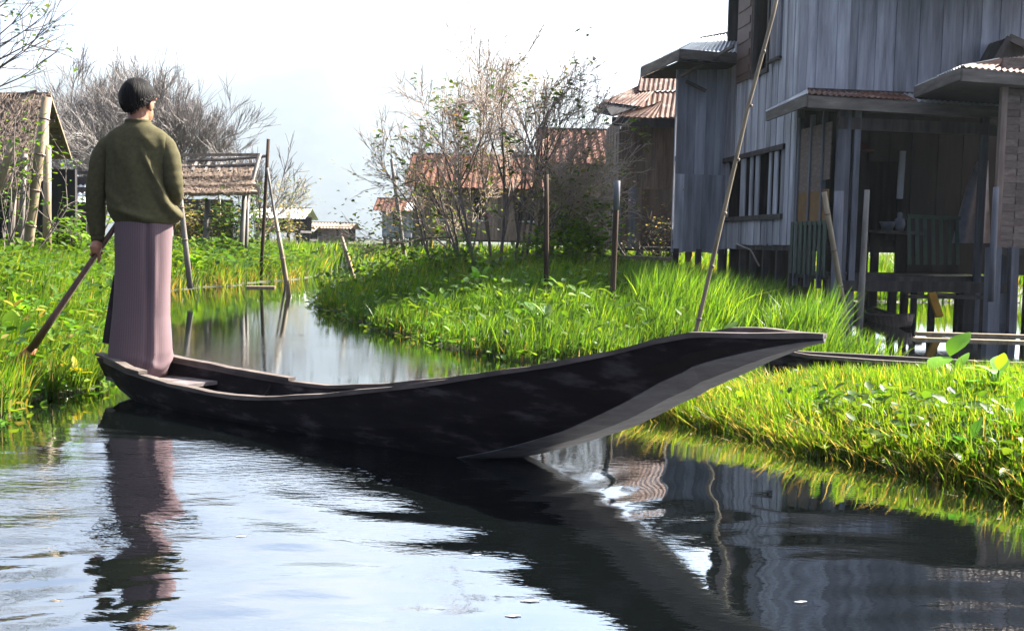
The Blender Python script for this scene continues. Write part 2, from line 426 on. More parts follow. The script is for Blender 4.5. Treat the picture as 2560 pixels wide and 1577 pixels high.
# ------------------------------------------------------------------ grass and leaves
def inside_pts(poly, box, n, seed, dmin=.0, dmax=1e9, near_pow=None, jitter=.12, wide=.66):
    """n random land points in a box (x0, x1, y0, y1); near_pow > 0 crowds them towards the near side"""
    r = np.random.RandomState(seed); out = []
    cnt = 0
    while cnt < n:
        k = int(n * 1.5) + 10
        x = r.uniform(box[0], box[1], k)
        t = r.uniform(0, 1, k)
        if near_pow: t = t ** near_pow
        y = box[2] + t * (box[3] - box[2])
        P = np.stack([x, y], 1)
        d = sdist(P, poly) + jitter * wob(P, 3.0, 1) + .05 * wob(P, 9.0, 4)
        ok = (d > dmin) & (d < dmax) & (np.abs(x / y) < wide)
        out.append(P[ok]); cnt += int(ok.sum())
        if ok.sum() < 3 and len(out) > 30: break
    P = np.concatenate(out)[:n]
    return P
PAL = {
    'fresh': [((.085, .205, .015), 4), ((.125, .25, .018), 5), ((.20, .29, .024), 3), ((.06, .14, .02), 1.5), ((.34, .28, .08), .8)],
    'tall': [((.08, .20, .022), 5), ((.13, .27, .025), 4), ((.20, .31, .03), 2), ((.05, .12, .025), 3)],
    'dry': [((.36, .28, .10), 3), ((.26, .19, .07), 2.5), ((.17, .25, .03), 4), ((.46, .38, .18), 2), ((.11, .21, .02), 3)],
    'hedge': [((.05, .12, .015), 4), ((.09, .18, .018), 4), ((.14, .22, .02), 3)],
}
def pick(pal, n, r):
    cs = np.array([c for c, w in PAL[pal]]); w = np.array([w for c, w in PAL[pal]], float); w /= w.sum()
    c = cs[r.choice(len(cs), n, p=w)] * .66
    return c * r.uniform(.78, 1.25, (n, 1))
BT = np.array([(0, 1, 2), (1, 3, 2), (2, 3, 4), (3, 5, 4), (4, 5, 6)])
def blades(P, h, w, pal, seed, lean=(0.18, 0.0), curl=.55, sink=.03, patch=None):
    r = np.random.RandomState(seed); n = len(P)
    z = land_z(P) - sink
    h = h * r.uniform(.55, 1.15, n) * (1 + .35 * wob(P, 1.9, seed))
    if patch is not None: h = h * patch
    w = w * r.uniform(.6, 1.3, n)
    a = r.uniform(0, 2 * np.pi, n)
    side = np.stack([np.cos(a), np.sin(a), np.zeros(n)], 1)
    la = r.uniform(0, 2 * np.pi, n); lm = np.abs(r.normal(0, .38, n))
    ld = np.stack([np.cos(la) * lm + lean[0], np.sin(la) * lm + lean[1], np.zeros(n)], 1)
    base = np.column_stack([P, z])
    V = np.zeros((n, 7, 3))
    for i, (t, wd) in enumerate(((0, 1.0), (.38, .95), (.72, .66), (1, 0))):
        c = base + np.array([0, 0, 1]) * (h * t * (1 - .18 * t * lm))[:, None] + ld * (h * (t * .35 + curl * t * t))[:, None]
        if i < 3:
            V[:, i * 2] = c - side * (w * wd / 2)[:, None]; V[:, i * 2 + 1] = c + side * (w * wd / 2)[:, None]
        else: V[:, 6] = c
    T = (BT[None] + (np.arange(n) * 7)[:, None, None])
    C = np.repeat(pick(pal, n, r) * (1 + .22 * wob(P, .9, 5))[:, None], 7, axis=0)
    return V.reshape(-1, 3), T.reshape(-1, 3), C
LT = np.array([(0, 1, 2), (0, 2, 3), (1, 4, 2), (2, 4, 5), (2, 5, 3), (3, 5, 6)])
def leaflets(P, zl, s, pal, seed, up=.75, aspect=.55):
    """small broad leaves: P base points, zl height above the land, s length"""
    r = np.random.RandomState(seed); n = len(P)
    z = land_z(P) + zl
    s = s * r.uniform(.55, 1.3, n)
    a = r.uniform(0, 2 * np.pi, n); el = r.uniform(-.2, 1.1, n) * up
    d = np.stack([np.cos(a) * np.cos(el), np.sin(a) * np.cos(el), np.sin(el)], 1)
    sd = np.stack([-np.sin(a), np.cos(a), r.uniform(-.45, .45, n)], 1)
    nr = np.cross(d, sd)
    b = np.column_stack([P, z])
    def pt(t, u, k): return b + d * (s * t)[:, None] + sd * (s * u * aspect)[:, None] + nr * (s * k)[:, None]
    V = np.stack([pt(0, 0, 0), pt(.35, -.5, .06), pt(.5, 0, -.03), pt(.35, .5, .06), pt(.75, -.33, .04), pt(1, 0, -.10), pt(.75, .33, .04)], 1)
    T = (LT[None] + (np.arange(n) * 7)[:, None, None])
    T = np.concatenate([T[:, :, :]], 1)
    C = np.repeat(pick(pal, n, r), 7, axis=0)
    return V.reshape(-1, 3), T.reshape(-1, 3), C
def stuff(name, label, parts, mat):
    vs, ts, cs, k = [], [], [], 0
    for v, t, c in parts:
        vs.append(v); ts.append(t + k); cs.append(c); k += len(v)
    o = np_mesh(name, np.concatenate(vs), np.concatenate(ts), mat, color=np.concatenate(cs))
    return tag(o, label, 'grass', kind='stuff')
LB, MBK, NB = LEFT_BANK, MID_BANK, NEAR_BANK
# left bank, from the boatman's stern back to the huts
pl = []
P = inside_pts(LB, (-6, -2, 4.7, 8.5), 22000, 1); pl.append(blades(P, .28, .008, 'fresh', 11))
P = inside_pts(LB, (-10, -2.4, 8, 14), 17000, 2); pl.append(blades(P, .48, .013, 'fresh', 12))
P = inside_pts(LB, (-18, -3, 14, 27), 22000, 3, near_pow=1.4); pl.append(blades(P, .42, .022, 'fresh', 13))
P = inside_pts(LB, (-25, -3, 26, 60), 12000, 4, near_pow=1.5); pl.append(blades(P, .5, .05, 'fresh', 14))
P = inside_pts(LB, (-6, -2, 4.7, 8), 1500, 5, dmax=.6); pl.append(blades(P, .2, .008, 'dry', 15))
P = inside_pts(LB, (-8, -2, 15, 24), 2500, 6, dmax=1.0); pl.append(blades(P, .3, .02, 'dry', 16))
stuff('grass', 'bright green grass covering the left bank behind the boatman', pl, M['grass'])
pl = []
P = inside_pts(LB, (-6, -2, 4.7, 9), 1700, 21); pl.append(leaflets(P, np.random.RandomState(1).uniform(.05, .33, len(P)), .075, 'fresh', 22))
P = inside_pts(LB, (-6, -2, 4.6, 7.5), 1300, 23, dmin=-.1, dmax=.5); pl.append(leaflets(P, np.random.RandomState(2).uniform(.0, .1, len(P)), .065, 'fresh', 24))
P = inside_pts(LB, (-10, -2, 8, 15), 3200, 25); pl.append(leaflets(P, np.random.RandomState(3).uniform(.15, .5, len(P)), .10, 'hedge', 26))
P = inside_pts(LB, (-14, -3, 15, 26), 9000, 27); pl.append(leaflets(P, np.random.RandomState(4).uniform(.1, .55, len(P)), .14, 'hedge', 28))
o = stuff('water_hyacinth', 'floating broad leaved weeds along the left bank', pl, M['leaf']); o['category'] = 'water plants'
# middle bank
pl = []
P = inside_pts(MBK, (-3.2, 3.4, 7.4, 13), 26000, 31); pl.append(blades(P, .26, .011, 'tall', 32))
P = inside_pts(MBK, (1.2, 4.2, 8.5, 13), 14000, 33); pl.append(blades(P, .45, .011, 'tall', 34))
P = inside_pts(MBK, (-5, 9, 12.5, 21), 26000, 35); pl.append(blades(P, .34, .018, 'fresh', 36))
P = inside_pts(MBK, (0, 5.2, 12, 17), 9000, 37); pl.append(blades(P, .42, .014, 'fresh', 38))
P = inside_pts(MBK, (-8, 22, 20, 60), 20000, 39, near_pow=1.6); pl.append(blades(P, .5, .045, 'fresh', 40))
P = inside_pts(MBK, (-3.2, 1.0, 7, 15), 2000, 41, dmax=.6); pl.append(blades(P, .16, .01, 'dry', 42))
stuff('grass', 'green grass on the middle bank in front of the flowering bush', pl, M['grass'])
pl = []
P = inside_pts(MBK, (-3, 2, 7.2, 15), 1800, 43); pl.append(leaflets(P, np.random.RandomState(5).uniform(.03, .3, len(P)), .09, 'hedge', 44))
P = inside_pts(MBK, (-3.2, 1.0, 7, 16), 1700, 45, dmin=-.1, dmax=.55); pl.append(leaflets(P, np.random.RandomState(6).uniform(.0, .10, len(P)), .075, 'fresh', 46))
P = inside_pts(MBK, (-4, 3, 14, 20), 2600, 47); pl.append(leaflets(P, np.random.RandomState(7).uniform(.1, .4, len(P)), .12, 'hedge', 48))
o = stuff('water_hyacinth', 'low broad leaved weeds edging the middle bank', pl, M['leaf']); o['category'] = 'water plants'
# near bank, right
pl = []
P = inside_pts(NB, (.6, 6.4, 3.4, 6.8), 46000, 51, wide=1.2); pl.append(blades(P, .155, .0065, 'fresh', 52, lean=(-.16, -.05)))
P = inside_pts(NB, (1.0, 6.4, 5.4, 6.8), 3500, 53, wide=1.2); pl.append(blades(P, .17, .007, 'fresh', 54, lean=(-.1, 0)))
P = inside_pts(NB, (.6, 6.4, 3.0, 6.8), 9000, 55, dmin=-.10, dmax=.50, wide=1.2); pl.append(blades(P, .13, .006, 'dry', 56, lean=(-.3, -.35), curl=.9))
P = inside_pts(NB, (.6, 6.4, 3.0, 6.8), 2600, 57, dmin=-.12, dmax=.25); pl.append(blades(P, .12, .006, 'fresh', 58, lean=(-.3, -.5), curl=1.0))
P = inside_pts(NB, (.6, 6.4, 3.0, 6.8), 3200, 59, dmin=-.10, dmax=.30); pl.append(blades(P, .16, .006, 'dry', 60, lean=(-.5, -.6), curl=1.3))
stuff('grass', 'sunlit grass with straw edges on the near right bank', pl, M['grass'])
pl = []
P = inside_pts(NB, (.9, 4.6, 3.5, 6.4), 320, 61); pl.append(leaflets(P, np.random.RandomState(8).uniform(.03, .14, len(P)), .04, 'hedge', 62))
P = inside_pts(NB, (1.45, 4.6, 3.4, 5.2), 800, 63, dmin=-.05, dmax=.8); pl.append(leaflets(P, np.random.RandomState(9).uniform(.0, .12, len(P)), .06, 'hedge', 64, aspect=.7))
o = stuff('water_hyacinth', 'round leaved floating weeds at the right water edge', pl, M['leaf']); o['category'] = 'water plants'
# fields beyond the houses, seen under the floor
pl = []
P = inside_pts(MBK, (3, 16, 17, 30), 12000, 71); pl.append(blades(P, .35, .03, 'fresh', 72))
stuff('grass', 'bright sunlit grass field seen under the house floor', pl, M['grass'])
# ------------------------------------------------------------------ the boat
M['hull'] = mat_noise('tarred_hull', [(.35, (.005, .004, .005)), (.54, (.014, .011, .012)), (.68, (.075, .062, .062))], (4, 4, 16), detail=9, rough=.8, spec=.12, bump=.004)
M['gunwale'] = mat_noise('worn_gunwale', [(.3, (.04, .031, .028)), (.55, (.095, .075, .066)), (.8, (.19, .155, .135))], (5, 5, 16), detail=7, rough=.8, bump=.003)
M['hull_bottom_bounce'] = mat_noise('painted_bounce_bottom_plank', [(.3, (.05, .046, .05)), (.55, (.15, .14, .15)), (.8, (.28, .26, .26))], (5, 16, 16), detail=7, rough=.7, bump=.003)  # paler than the sides: light bounced off the water, put into the colour
M['deck'] = mat_noise('worn_deck', [(.3, (.07, .055, .055)), (.6, (.16, .135, .135)), (.85, (.25, .22, .21))], (9, 9, 9), detail=6, rough=.75)
bA = Vector((.82, -.575, 0)).normalized(); bN = Vector((-bA.y, bA.x, 0))
bS = Vector((-2.30, 5.66, 0)) + bN * .25
# L, gunwale z, half width, chine z, half width, keel z
ST = [(-.10, .205, .15, .10, .09, .09), (.05, .19, .18, .04, .11, .02), (.3, .165, .23, -.02, .16, -.04), (.7, .14, .265, -.06, .19, -.075), (1.2, .13, .28, -.07, .2, -.085),
      (1.5, .155, .28, -.07, .2, -.085), (1.8, .198, .28, -.07, .2, -.08), (2.1, .25, .28, -.055, .195, -.07), (2.4, .305, .275, -.02, .19, -.05), (2.7, .372, .27, .06, .18, 0.0), (3.0, .435, .255, .17, .175, .10),
      (3.25, .50, .235, .30, .17, .205), (3.5, .572, .205, .445, .165, .345), (3.62, .588, .165, .50, .14, .415), (3.78, .59, .10, .548, .09, .50), (3.96, .597, .012, .585, .012, .575)]
def b_at(L, off, z): return bS + bA * L + bN * off + Vector((0, 0, z))
from mathutils import geometry as _g
def catmull(tab, m):
    out = []
    for i in range(len(tab) - 1):
        p0, p1, p2, p3 = (np.array(tab[max(i - 1, 0)]), np.array(tab[i]), np.array(tab[i + 1]), np.array(tab[min(i + 2, len(tab) - 1)]))
        for k in range(m):
            t = k / m
            q = .5 * (2 * p1 + (p2 - p0) * t + (2 * p0 - 5 * p1 + 4 * p2 - p3) * t * t + (3 * p1 - p0 - 3 * p2 + p3) * t ** 3)
            q[0] = p1[0] + (p2[0] - p1[0]) * t
            out.append(q)
    out.append(np.array(tab[-1])); return out
STF = catmull(ST, 3)
boat = thing('rowing_boat', 'long dark wooden canoe with upswept bow carrying the standing boatman', 'boat', b_at(1.8, 0, 0))
T = .028
side, bot = MB(), MB()
for sgn in (-1, 1):                       # near and far side planks, each a closed strip of real thickness
    rs = []
    for L, zg, g, zc, b, zk in STF:
        mid = .5
        bulge = .012 * min(1, g / .2)
        t = min(T, g * .8)
        o1 = b_at(L, sgn * g, zg); o2 = b_at(L, sgn * (g * .45 + b * .55 + bulge), zg * .45 + zc * .55); o3 = b_at(L, sgn * b, zc)
        i3 = b_at(L, sgn * max(b - t, .001), zc + .012); i2 = b_at(L, sgn * max(g * .45 + b * .55 + bulge - t, .002), zg * .45 + zc * .55); i1 = b_at(L, sgn * max(g - t, .003), zg)
        rs.append([o1, o2, o3, i3, i2, i1])
    side.rings(rs)
rs = []
for L, zg, g, zc, b, zk in STF:
    th = .02
    zi = max(zk + th, .028)
    zi = min(zi, max(zc, zk + th)) if L < 2.6 else zk + th
    bi = b * .97
    rs.append([b_at(L, -b, zc - .003), b_at(L, -b * .55, (zc + zk * 2) / 3), b_at(L, 0, zk), b_at(L, b * .55, (zc + zk * 2) / 3), b_at(L, b, zc - .003),
               b_at(L, bi, max(zc, zi) + .004), b_at(L, 0, zi + .004), b_at(L, -bi, max(zc, zi) + .004)])
bot.rings(rs)
hull = side.build('hull', M['hull'], boat, smooth=False)
bot.build('bottom_plank', M['hull_bottom_bounce'], boat, smooth=False)
# stern transom
MB().slab([b_at(-.105, -.15, .205), b_at(-.105, .15, .205), b_at(-.105, .09, .085), b_at(-.105, -.09, .085)], .025).build('transom', M['hull'], boat)
# gunwale strips: near strip runs the whole sheer, doubled at the stern; the far one has a short raised strip
def strip(name, l0, l1, sgn, w, h, lift=0.0, out=.0):
    rs = []
    for L, zg, g, zc, b, zk in STF:
        if l0 - 1e-6 <= L <= l1 + 1e-6:
            go = g + .008 + out; gi = max(g - w, .001); z0 = zg + lift
            j = .0025 * math.sin(L * 17 + sgn)
            rs.append([b_at(L, sgn * go, z0 - h * .35), b_at(L, sgn * go, z0 + h * .5 + j), b_at(L, sgn * gi, z0 + h * .5 + j), b_at(L, sgn * gi, z0 - h * .35)])
    return MB().rings(rs).build(name, M['gunwale'], boat)
strip('gunwale', .0, 3.96, -1, .035, .022)
strip('gunwale', .0, 3.96, 1, .035, .022)
strip('rubbing_strip', -.10, .55, -1, .042, .018, lift=.02, out=.004)
strip('rubbing_strip', -.10, 1.05, 1, .042, .02, lift=.02)
# deck board at the stern the man stands on, a thwart, ribs
def deck(l0, l1, z, name='deck_board'):
    q = []
    for L, s in ((l0, -1), (l1, -1), (l1, 1), (l0, 1)):
        g = float(np.interp(L, [t[0] for t in ST], [t[2] for t in ST])) - .045
        q.append(b_at(L, s * g, z))
    return MB().slab(q[::-1], -.02).build(name, M['deck'], boat)
deck(-.08, .13, .098); deck(.137, .33, .098); deck(.337, .50, .096)
for L in (.9, 1.35, 1.8, 2.25, 2.65):
    tab = [t[0] for t in ST]
    g = float(np.interp(L, tab, [t[2] for t in ST])) - .03; b = float(np.interp(L, tab, [t[4] for t in ST])) - .02
    zg = float(np.interp(L, tab, [t[1] for t in ST])) - .03
    zc = max(.03, float(np.interp(L, tab, [t[3] for t in ST])) + .03)
    MB().tube([b_at(L, -g, zg), b_at(L, -b, zc), b_at(L, 0, zc), b_at(L, b, zc), b_at(L, g, zg)], .011, 5).build('rib', M['hull'], boat)
# prow block over the narrowing bow
rs = []
for L, zg, g, zc, b, zk in STF:
    if L >= 3.49:
        gi = max(g - .03, .002); rs.append([b_at(L, -gi, zg - .008), b_at(L, gi, zg - .008), b_at(L, gi * .9, zg - .05 * min(1, g / .15)), b_at(L, -gi * .9, zg - .05 * min(1, g / .15))])
MB().rings(rs).build('prow_deck', M['deck'], boat)

# ------------------------------------------------------------------ the boatman
MBASE = Vector((-2.085, 5.80, .10))
K = 448.0
def mp_(px, py, y=0.0): return MBASE + Vector(((px - 343) / K, y, (945 - py) / K))
def remesh(mb, name, mat, parent, vox, smooth_it=2):
    me = bpy.data.meshes.new(name + '_raw'); me.from_pydata(mb.v, [], mb.f); me.update()
    tmp = bpy.data.objects.new(name + '_raw', me); COL.objects.link(tmp)
    md = tmp.modifiers.new('r', 'REMESH'); md.mode = 'VOXEL'; md.voxel_size = vox
    ms = tmp.modifiers.new('s', 'SMOOTH'); ms.iterations = smooth_it; ms.factor = .5
    dg = bpy.context.evaluated_depsgraph_get(); dg.update()
    out = bpy.data.meshes.new_from_object(tmp.evaluated_get(dg))
    bpy.data.objects.remove(tmp); bpy.data.meshes.remove(me)
    out.name = name; out.materials.clear(); out.materials.append(mat)
    out.polygons.foreach_set('use_smooth', [True] * len(out.polygons))
    return link(bpy.data.objects.new(name, out), parent)
def ell(c, rx, ry, rz, yaw=0, nu=16, nv=10):
    mb = MB(); rs = []
    c = Vector(c); ca, sa = math.cos(yaw), math.sin(yaw)
    for i in range(nv + 1):
        t = max(.02, min(math.pi - .02, math.pi * i / nv)); r = []
        for j in range(nu):
            a = 2 * math.pi * j / nu
            x, y, z = rx * math.sin(t) * math.cos(a), ry * math.sin(t) * math.sin(a), rz * math.cos(t)
            r.append(c + Vector((x * ca - y * sa, x * sa + y * ca, z)))
        rs.append(r)
    return mb.rings(rs)
def join(mb, other): return mb.add(other.v, other.f)
def oval(c, rx, ry, n=28, fold=None, yaw=0):
    out = []
    for j in range(n):
        a = 2 * math.pi * j / n
        k = 1 + (fold(a) if fold else 0)
        out.append(Vector(c) + Vector((rx * k * math.cos(a + yaw), ry * k * math.sin(a + yaw), 0)))
    return out
M['skin'] = plain('tanned_skin', (.27, .115, .065), .5, .4, .12, 30)
_p = M['skin'].node_tree.nodes['Principled BSDF']
_p.inputs['Subsurface Weight'].default_value = .25; _p.inputs['Subsurface Radius'].default_value = (.02, .007, .004); _p.inputs['Subsurface Scale'].default_value = .6
M['hair'] = plain('black_hair', (.006, .005, .0055), .62, .1, .3, 60)
M['sweater'] = mat_noise('olive_knit', [(.3, (.052, .046, .023)), (.7, (.080, .071, .036))], (45, 45, 45), detail=3, rough=.95, bump=.0012, spec=.15)
man = thing('person', 'man seen from behind in olive sweater and striped sarong standing in the boat', 'person', MBASE)
YAW = math.radians(-17)
fw = Vector((-math.sin(YAW), math.cos(YAW), 0)); rt = Vector((math.cos(YAW), math.sin(YAW), 0))
HC = mp_(343, 262, .01)
body = MB()
join(body, ell(HC + Vector((0, 0, .015)), .074, .094, .105, YAW))                    # skull
join(body, ell(HC + fw * .035 - Vector((0, 0, .055)), .056, .058, .062, YAW))         # jaw
body.tube([HC + fw * .088 + Vector((0, 0, .01)), HC + fw * .106 - Vector((0, 0, .022))], [.010, .015], 8)   # nose
body.tube([HC + fw * .082 - rt * .022 - Vector((0, 0, .052)), HC + fw * .094 - Vector((0, 0, .053)), HC + fw * .082 + rt * .022 - Vector((0, 0, .052))], [.006, .009, .006], 8)
for s in (-1, 1):
    join(body, ell(HC + rt * s * .079 - fw * .004 - Vector((0, 0, .018)), .012, .022, .034, YAW))   # ears
    body.tube([HC + fw * .086 + rt * s * .05 + Vector((0, 0, .03)), HC + fw * .094 + rt * s * .018 + Vector((0, 0, .028))], .008, 6)   # brows
body.tube([mp_(343, 285, .0), mp_(343, 312, -.008), mp_(343, 335, -.01)], [.054, .055, .075], 14)
body.rings([oval(mp_(343, y, 0), w, d, 24) for y, w, d in ((322, .06, .06), (335, .10, .075), (352, .14, .085), (420, .14, .09), (490, .135, .09), (530, .125, .09), (580, .125, .095), (610, .115, .09))])
for s, x in ((-1, 322), (1, 382)):
    body.tube([mp_(x, 590), mp_(x + 2 * s, 700, .02), mp_(x, 780, .01), mp_(x, 925, -.01)], [.052, .048, .044, .036], 12)
    body.tube([mp_(x, 926, -.03), mp_(x + s * 3, 934, .07), mp_(x + s * 4, 938, .17)], [.038, .036, .022], 10)
# left arm hanging, right arm bent forward to the paddle's top
SH0, SH1 = mp_(262, 560, .13), mp_(243, 633, -.02)          # shaft through the left hand
SHD = (mp_(75, 880, -.02) - mp_(283, 555, .06)).normalized()
LH = mp_(240, 634, .0)
body.tube([mp_(275, 372), mp_(250, 430), mp_(242, 480, -.012), mp_(239, 530, -.006), mp_(240, 575, .0), mp_(240, 606, .0)], [.040, .040, .036, .034, .030, .026], 12)
RH = LH - SHD * .34
body.tube([mp_(400, 372), mp_(421, 400, -.006), mp_(428, 440, -.016), mp_(428, 476, .004), mp_(412, 498, .10), mp_(385, 505, .18), RH + Vector((.03, -.03, .02))], [.038, .038, .036, .035, .034, .030, .026], 12)
def hand(c, wrist, side):
    """palm and five fingers closed round the shaft at c"""
    e1 = Vector((0, -1, 0)); e1 = (e1 - SHD * e1.dot(SHD)).normalized(); e2 = SHD.cross(e1).normalized()
    if e2.x * side < 0: e2 = -e2
    pc = c + e1 * .030 + (wrist - c).normalized() * .022
    body.tube([wrist, wrist.lerp(pc, .5), pc, c + e1 * .028 - (wrist - c).normalized() * .006], [.026, .03, .034, .026], 10)
    for i, (s, ln) in enumerate(((-.030, .9), (-.010, 1.05), (.010, 1.0), (.029, .82))):
        b = c + SHD * s
        path = []
        for k in range(6):
            a = math.radians(25 + 210 * ln * k / 5)
            path.append(b + (e1 * math.cos(a) + e2 * math.sin(a)) * .0255)
        body.tube(path, [.0095, .0098, .0092, .0088, .008, .0065], 8)
    path = [c + e1 * .026 - SHD * .012, c + e1 * .022 - e2 * .026 + SHD * .010, c + e1 * .012 - e2 * .036 + SHD * .030, c + e1 * .006 - e2 * .034 + SHD * .048]
    body.tube(path, [.013, .0115, .010, .008], 8)
hand(LH, mp_(240, 606, .0), -1)
hand(RH, RH + Vector((.035, -.03, .03)), 1)
remesh(body, 'body', M['skin'], man, .0052, 2)
for s in (-1, 1):
    join(MB(), MB()); ell(HC + fw * .083 + rt * s * .031 + Vector((0, 0, .012)), .012, .009, .008, YAW).build('eye', plain('eye', (.5, .48, .46)) if s < 0 else bpy.data.materials['eye'], man, smooth=True)
# hair: a cap that hangs to the nape at the back and over the tops of the ears
rg = random.Random(5)
rs = []
nv, nu = 22, 72
colj = [rg.uniform(-.02, .03) for _ in range(nu)]
for i in range(nv + 1):
    r = []
    for j in range(nu):
        a = 2 * math.pi * j / nu                                   # 0 = face
        back = .5 - .5 * math.cos(a)
        zl = (1 - back) * .55 + back * -.72
        if .25 < back < .75: zl -= .06
        tmax = math.acos(max(-1, min(1, zl)))
        t = max(.02, tmax * i / nv)
        k = 1.0 + .010 * math.sin(a * 7 + i * .25) * (i / nv) + colj[j] * (i / nv) ** 2
        low = 1.0 if t < 1.5 else 1 - .10 * (t - 1.5)
        x = .095 * math.sin(t) * k * low * math.sin(a); y = .107 * math.sin(t) * k * low * math.cos(a); z = .116 * math.cos(t) * k
        r.append(HC + Vector((0, 0, .018)) - fw * .012 + rt * x + fw * y + Vector((0, 0, z)))
    rs.append(r)
m, n, l, pp = new_mat('combed_black_hair')
ha = n.new('ShaderNodeAttribute'); ha.attribute_name = 'tint'
hmap = n.new('ShaderNodeMapping'); hmap.inputs['Scale'].default_value = (70, 2.2, 1)
hno = n.new('ShaderNodeTexNoise'); hno.inputs['Scale'].default_value = 1.6; hno.inputs['Detail'].default_value = 4; hno.inputs['Distortion'].default_value = .8
hrp = n.new('ShaderNodeValToRGB'); hrp.color_ramp.elements[0].position = .35; hrp.color_ramp.elements[0].color = (.004, .0035, .004, 1)
hrp.color_ramp.elements[1].position = .75; hrp.color_ramp.elements[1].color = (.010, .0085, .009, 1)
hb = n.new('ShaderNodeBump'); hb.inputs['Distance'].default_value = .006; hb.inputs['Strength'].default_value = 1
l.new(ha.outputs['Color'], hmap.inputs['Vector']); l.new(hmap.outputs['Vector'], hno.inputs['Vector']); l.new(hno.outputs['Fac'], hrp.inputs['Fac'])
l.new(hrp.outputs['Color'], pp.inputs['Base Color']); l.new(hno.outputs['Fac'], hb.inputs['Height']); l.new(hb.outputs['Normal'], pp.inputs['Normal'])
pp.inputs['Roughness'].default_value = .55; pp.inputs['Specular IOR Level'].default_value = .06
hv, hf, hc = [], [], []
for i, r_ in enumerate(rs):
    for j in range(nu + 1):
        hv.append(tuple(r_[j % nu])); hc.append((j / nu, i / nv, 0))
for i in range(nv):
    for j in range(nu):
        k_ = i * (nu + 1) + j; hf.append((k_, k_ + nu + 1, k_ + nu + 2, k_ + 1))
hair_ob = np_mesh('hair', hv, hf, m, color=np.array(hc), smooth=True, parent=man, quads=True)
hm = MB()
for q in range(420):                                             # loose strands
    a = rg.uniform(.35, 2 * math.pi - .35); back = .5 - .5 * math.cos(a)
    zl = (1 - back) * .55 + back * -.72
    t0 = math.acos(max(-1, min(1, zl))) * rg.uniform(.80, .99); t1 = t0 + rg.uniform(.10, .22)
    pts = []
    for t, kk in ((t0, .995), ((t0 + t1) / 2, 1.006), (t1, 1.012)):
        low = 1.0 if t < 1.5 else 1 - .10 * (t - 1.5)
        x = .095 * math.sin(t) * kk * low * math.sin(a); y = .107 * math.sin(t) * kk * low * math.cos(a)
        pts.append(HC + Vector((0, 0, .018)) - fw * .012 + rt * x + fw * y + Vector((0, 0, .116 * math.cos(t) * kk)))
        a += rg.uniform(-.03, .05)
    hm.tube(pts, [.003, .0026, .0006], 3)
o = hm.build('hair_ends', M['hair'], man, smooth=True); o['kind'] = 'stuff'
# sweater
sw = MB()
prof_s = [(311, 314, 373, .062), (318, 306, 382, .07), (326, 290, 398, .082), (338, 272, 412, .092), (352, 264, 420, .102), (370, 263, 421, .110), (400, 264, 419, .116), (440, 264, 418, .119),
          (480, 264, 421, .122), (510, 266, 426, .127), (530, 269, 428, .128), (543, 275, 429, .128), (553, 281, 429, .124), (560, 287, 427, .116)]
folds = [((372, 392), (440, 562), 6, .016), ((388, 462), (436, 560), 6, .013), ((408, 335), (430, 500), 7, .012), ((330, 372), (345, 480), 16, .005),
         ((300, 350), (318, 420), 9, .006), ((280, 520), (400, 556), 9, .008), ((350, 330), (400, 380), 12, .005), ((265, 470), (330, 530), 8, .005), ((420, 520), (442, 562), 7, .012)]
rows = 46; rs = []
for i in range(rows + 1):
    y = 311 + (560 - 311) * i / rows
    ys_ = [q[0] for q in prof_s]
    xl, xr, dp = (float(np.interp(y, ys_, [q[k] for q in prof_s])) for k in (1, 2, 3))
    ring = []
    for j in range(96):
        a = 2 * math.pi * j / 96
        px = (xl + xr) / 2 + (xr - xl) / 2 * math.cos(a)
        off = 0
        if math.sin(a) < .3:
            for (x0, y0), (x1, y1), wd, amp in folds:
                dx, dy = x1 - x0, y1 - y0; L2 = dx * dx + dy * dy
                t = ((px - x0) * dx + (y - y0) * dy) / L2
                if -.1 < t < 1.1:
                    d = abs((px - x0) * dy - (y - y0) * dx) / math.sqrt(L2)
                    off += amp * math.exp(-(d / wd) ** 2) * max(0, 1 - abs(t - .5) * 1.6) * 2.1
        back_tail = .016 * math.exp(-((px - 430) / 18) ** 2) * max(0, (y - 500) / 60)
        c = mp_(px, y + 10 * max(0, math.sin(a)) * 0, 0)
        nrm = Vector((math.cos(a), math.sin(a), 0))
        sag = .0
        ring.append(Vector((c.x, MBASE.y - .005 + dp * math.sin(a), c.z)) + nrm * (off + back_tail))
    rs.append(ring)
sw.rings(rs)
sw.tube([mp_(343, 309, -.006) + Vector((math.cos(t) * .062, math.sin(t) * .06, 0)) for t in (2 * math.pi * k / 20 for k in range(21))], .010, 8)
sweater = remesh(sw, 'sweater', M['sweater'], man, .0055, 4)
def sleeve(pts, rad, wr):
    tab = [(i, *p_, r_) for i, (p_, r_) in enumerate(zip(pts, rad))]
    q = catmull(tab, 7); P_ = [Vector(k[1:4]) for k in q]
    R_ = [k[4] * (1 + wr * math.sin(i * 1.05) * math.sin(i * .37)) for i, k in enumerate(q)]
    return MB().tube(P_, R_, 24).build('sleeve', M['sweater'], sweater, True)
sleeve([mp_(312, 352), mp_(284, 362), mp_(259, 388, -.002), mp_(247, 430, -.008), mp_(240, 480, -.014), mp_(237, 530, -.006), mp_(239, 575), mp_(240, 594)], [.035, .055, .060, .058, .055, .052, .045, .036], .035)
MB().tube([mp_(240, 588), mp_(240, 598), mp_(240, 609)], [.035, .036, .033], 20).build('cuff', M['sweater'], sweater, True)
sleeve([mp_(372, 350), mp_(398, 358), mp_(417, 386, -.004), mp_(427, 428, -.014), mp_(431, 458, -.016), mp_(430, 480, .004), mp_(421, 494, .05), mp_(408, 500, .11), mp_(390, 504, .17), mp_(368, 508, .22)], [.035, .055, .060, .056, .053, .053, .053, .050, .045, .036], .04)
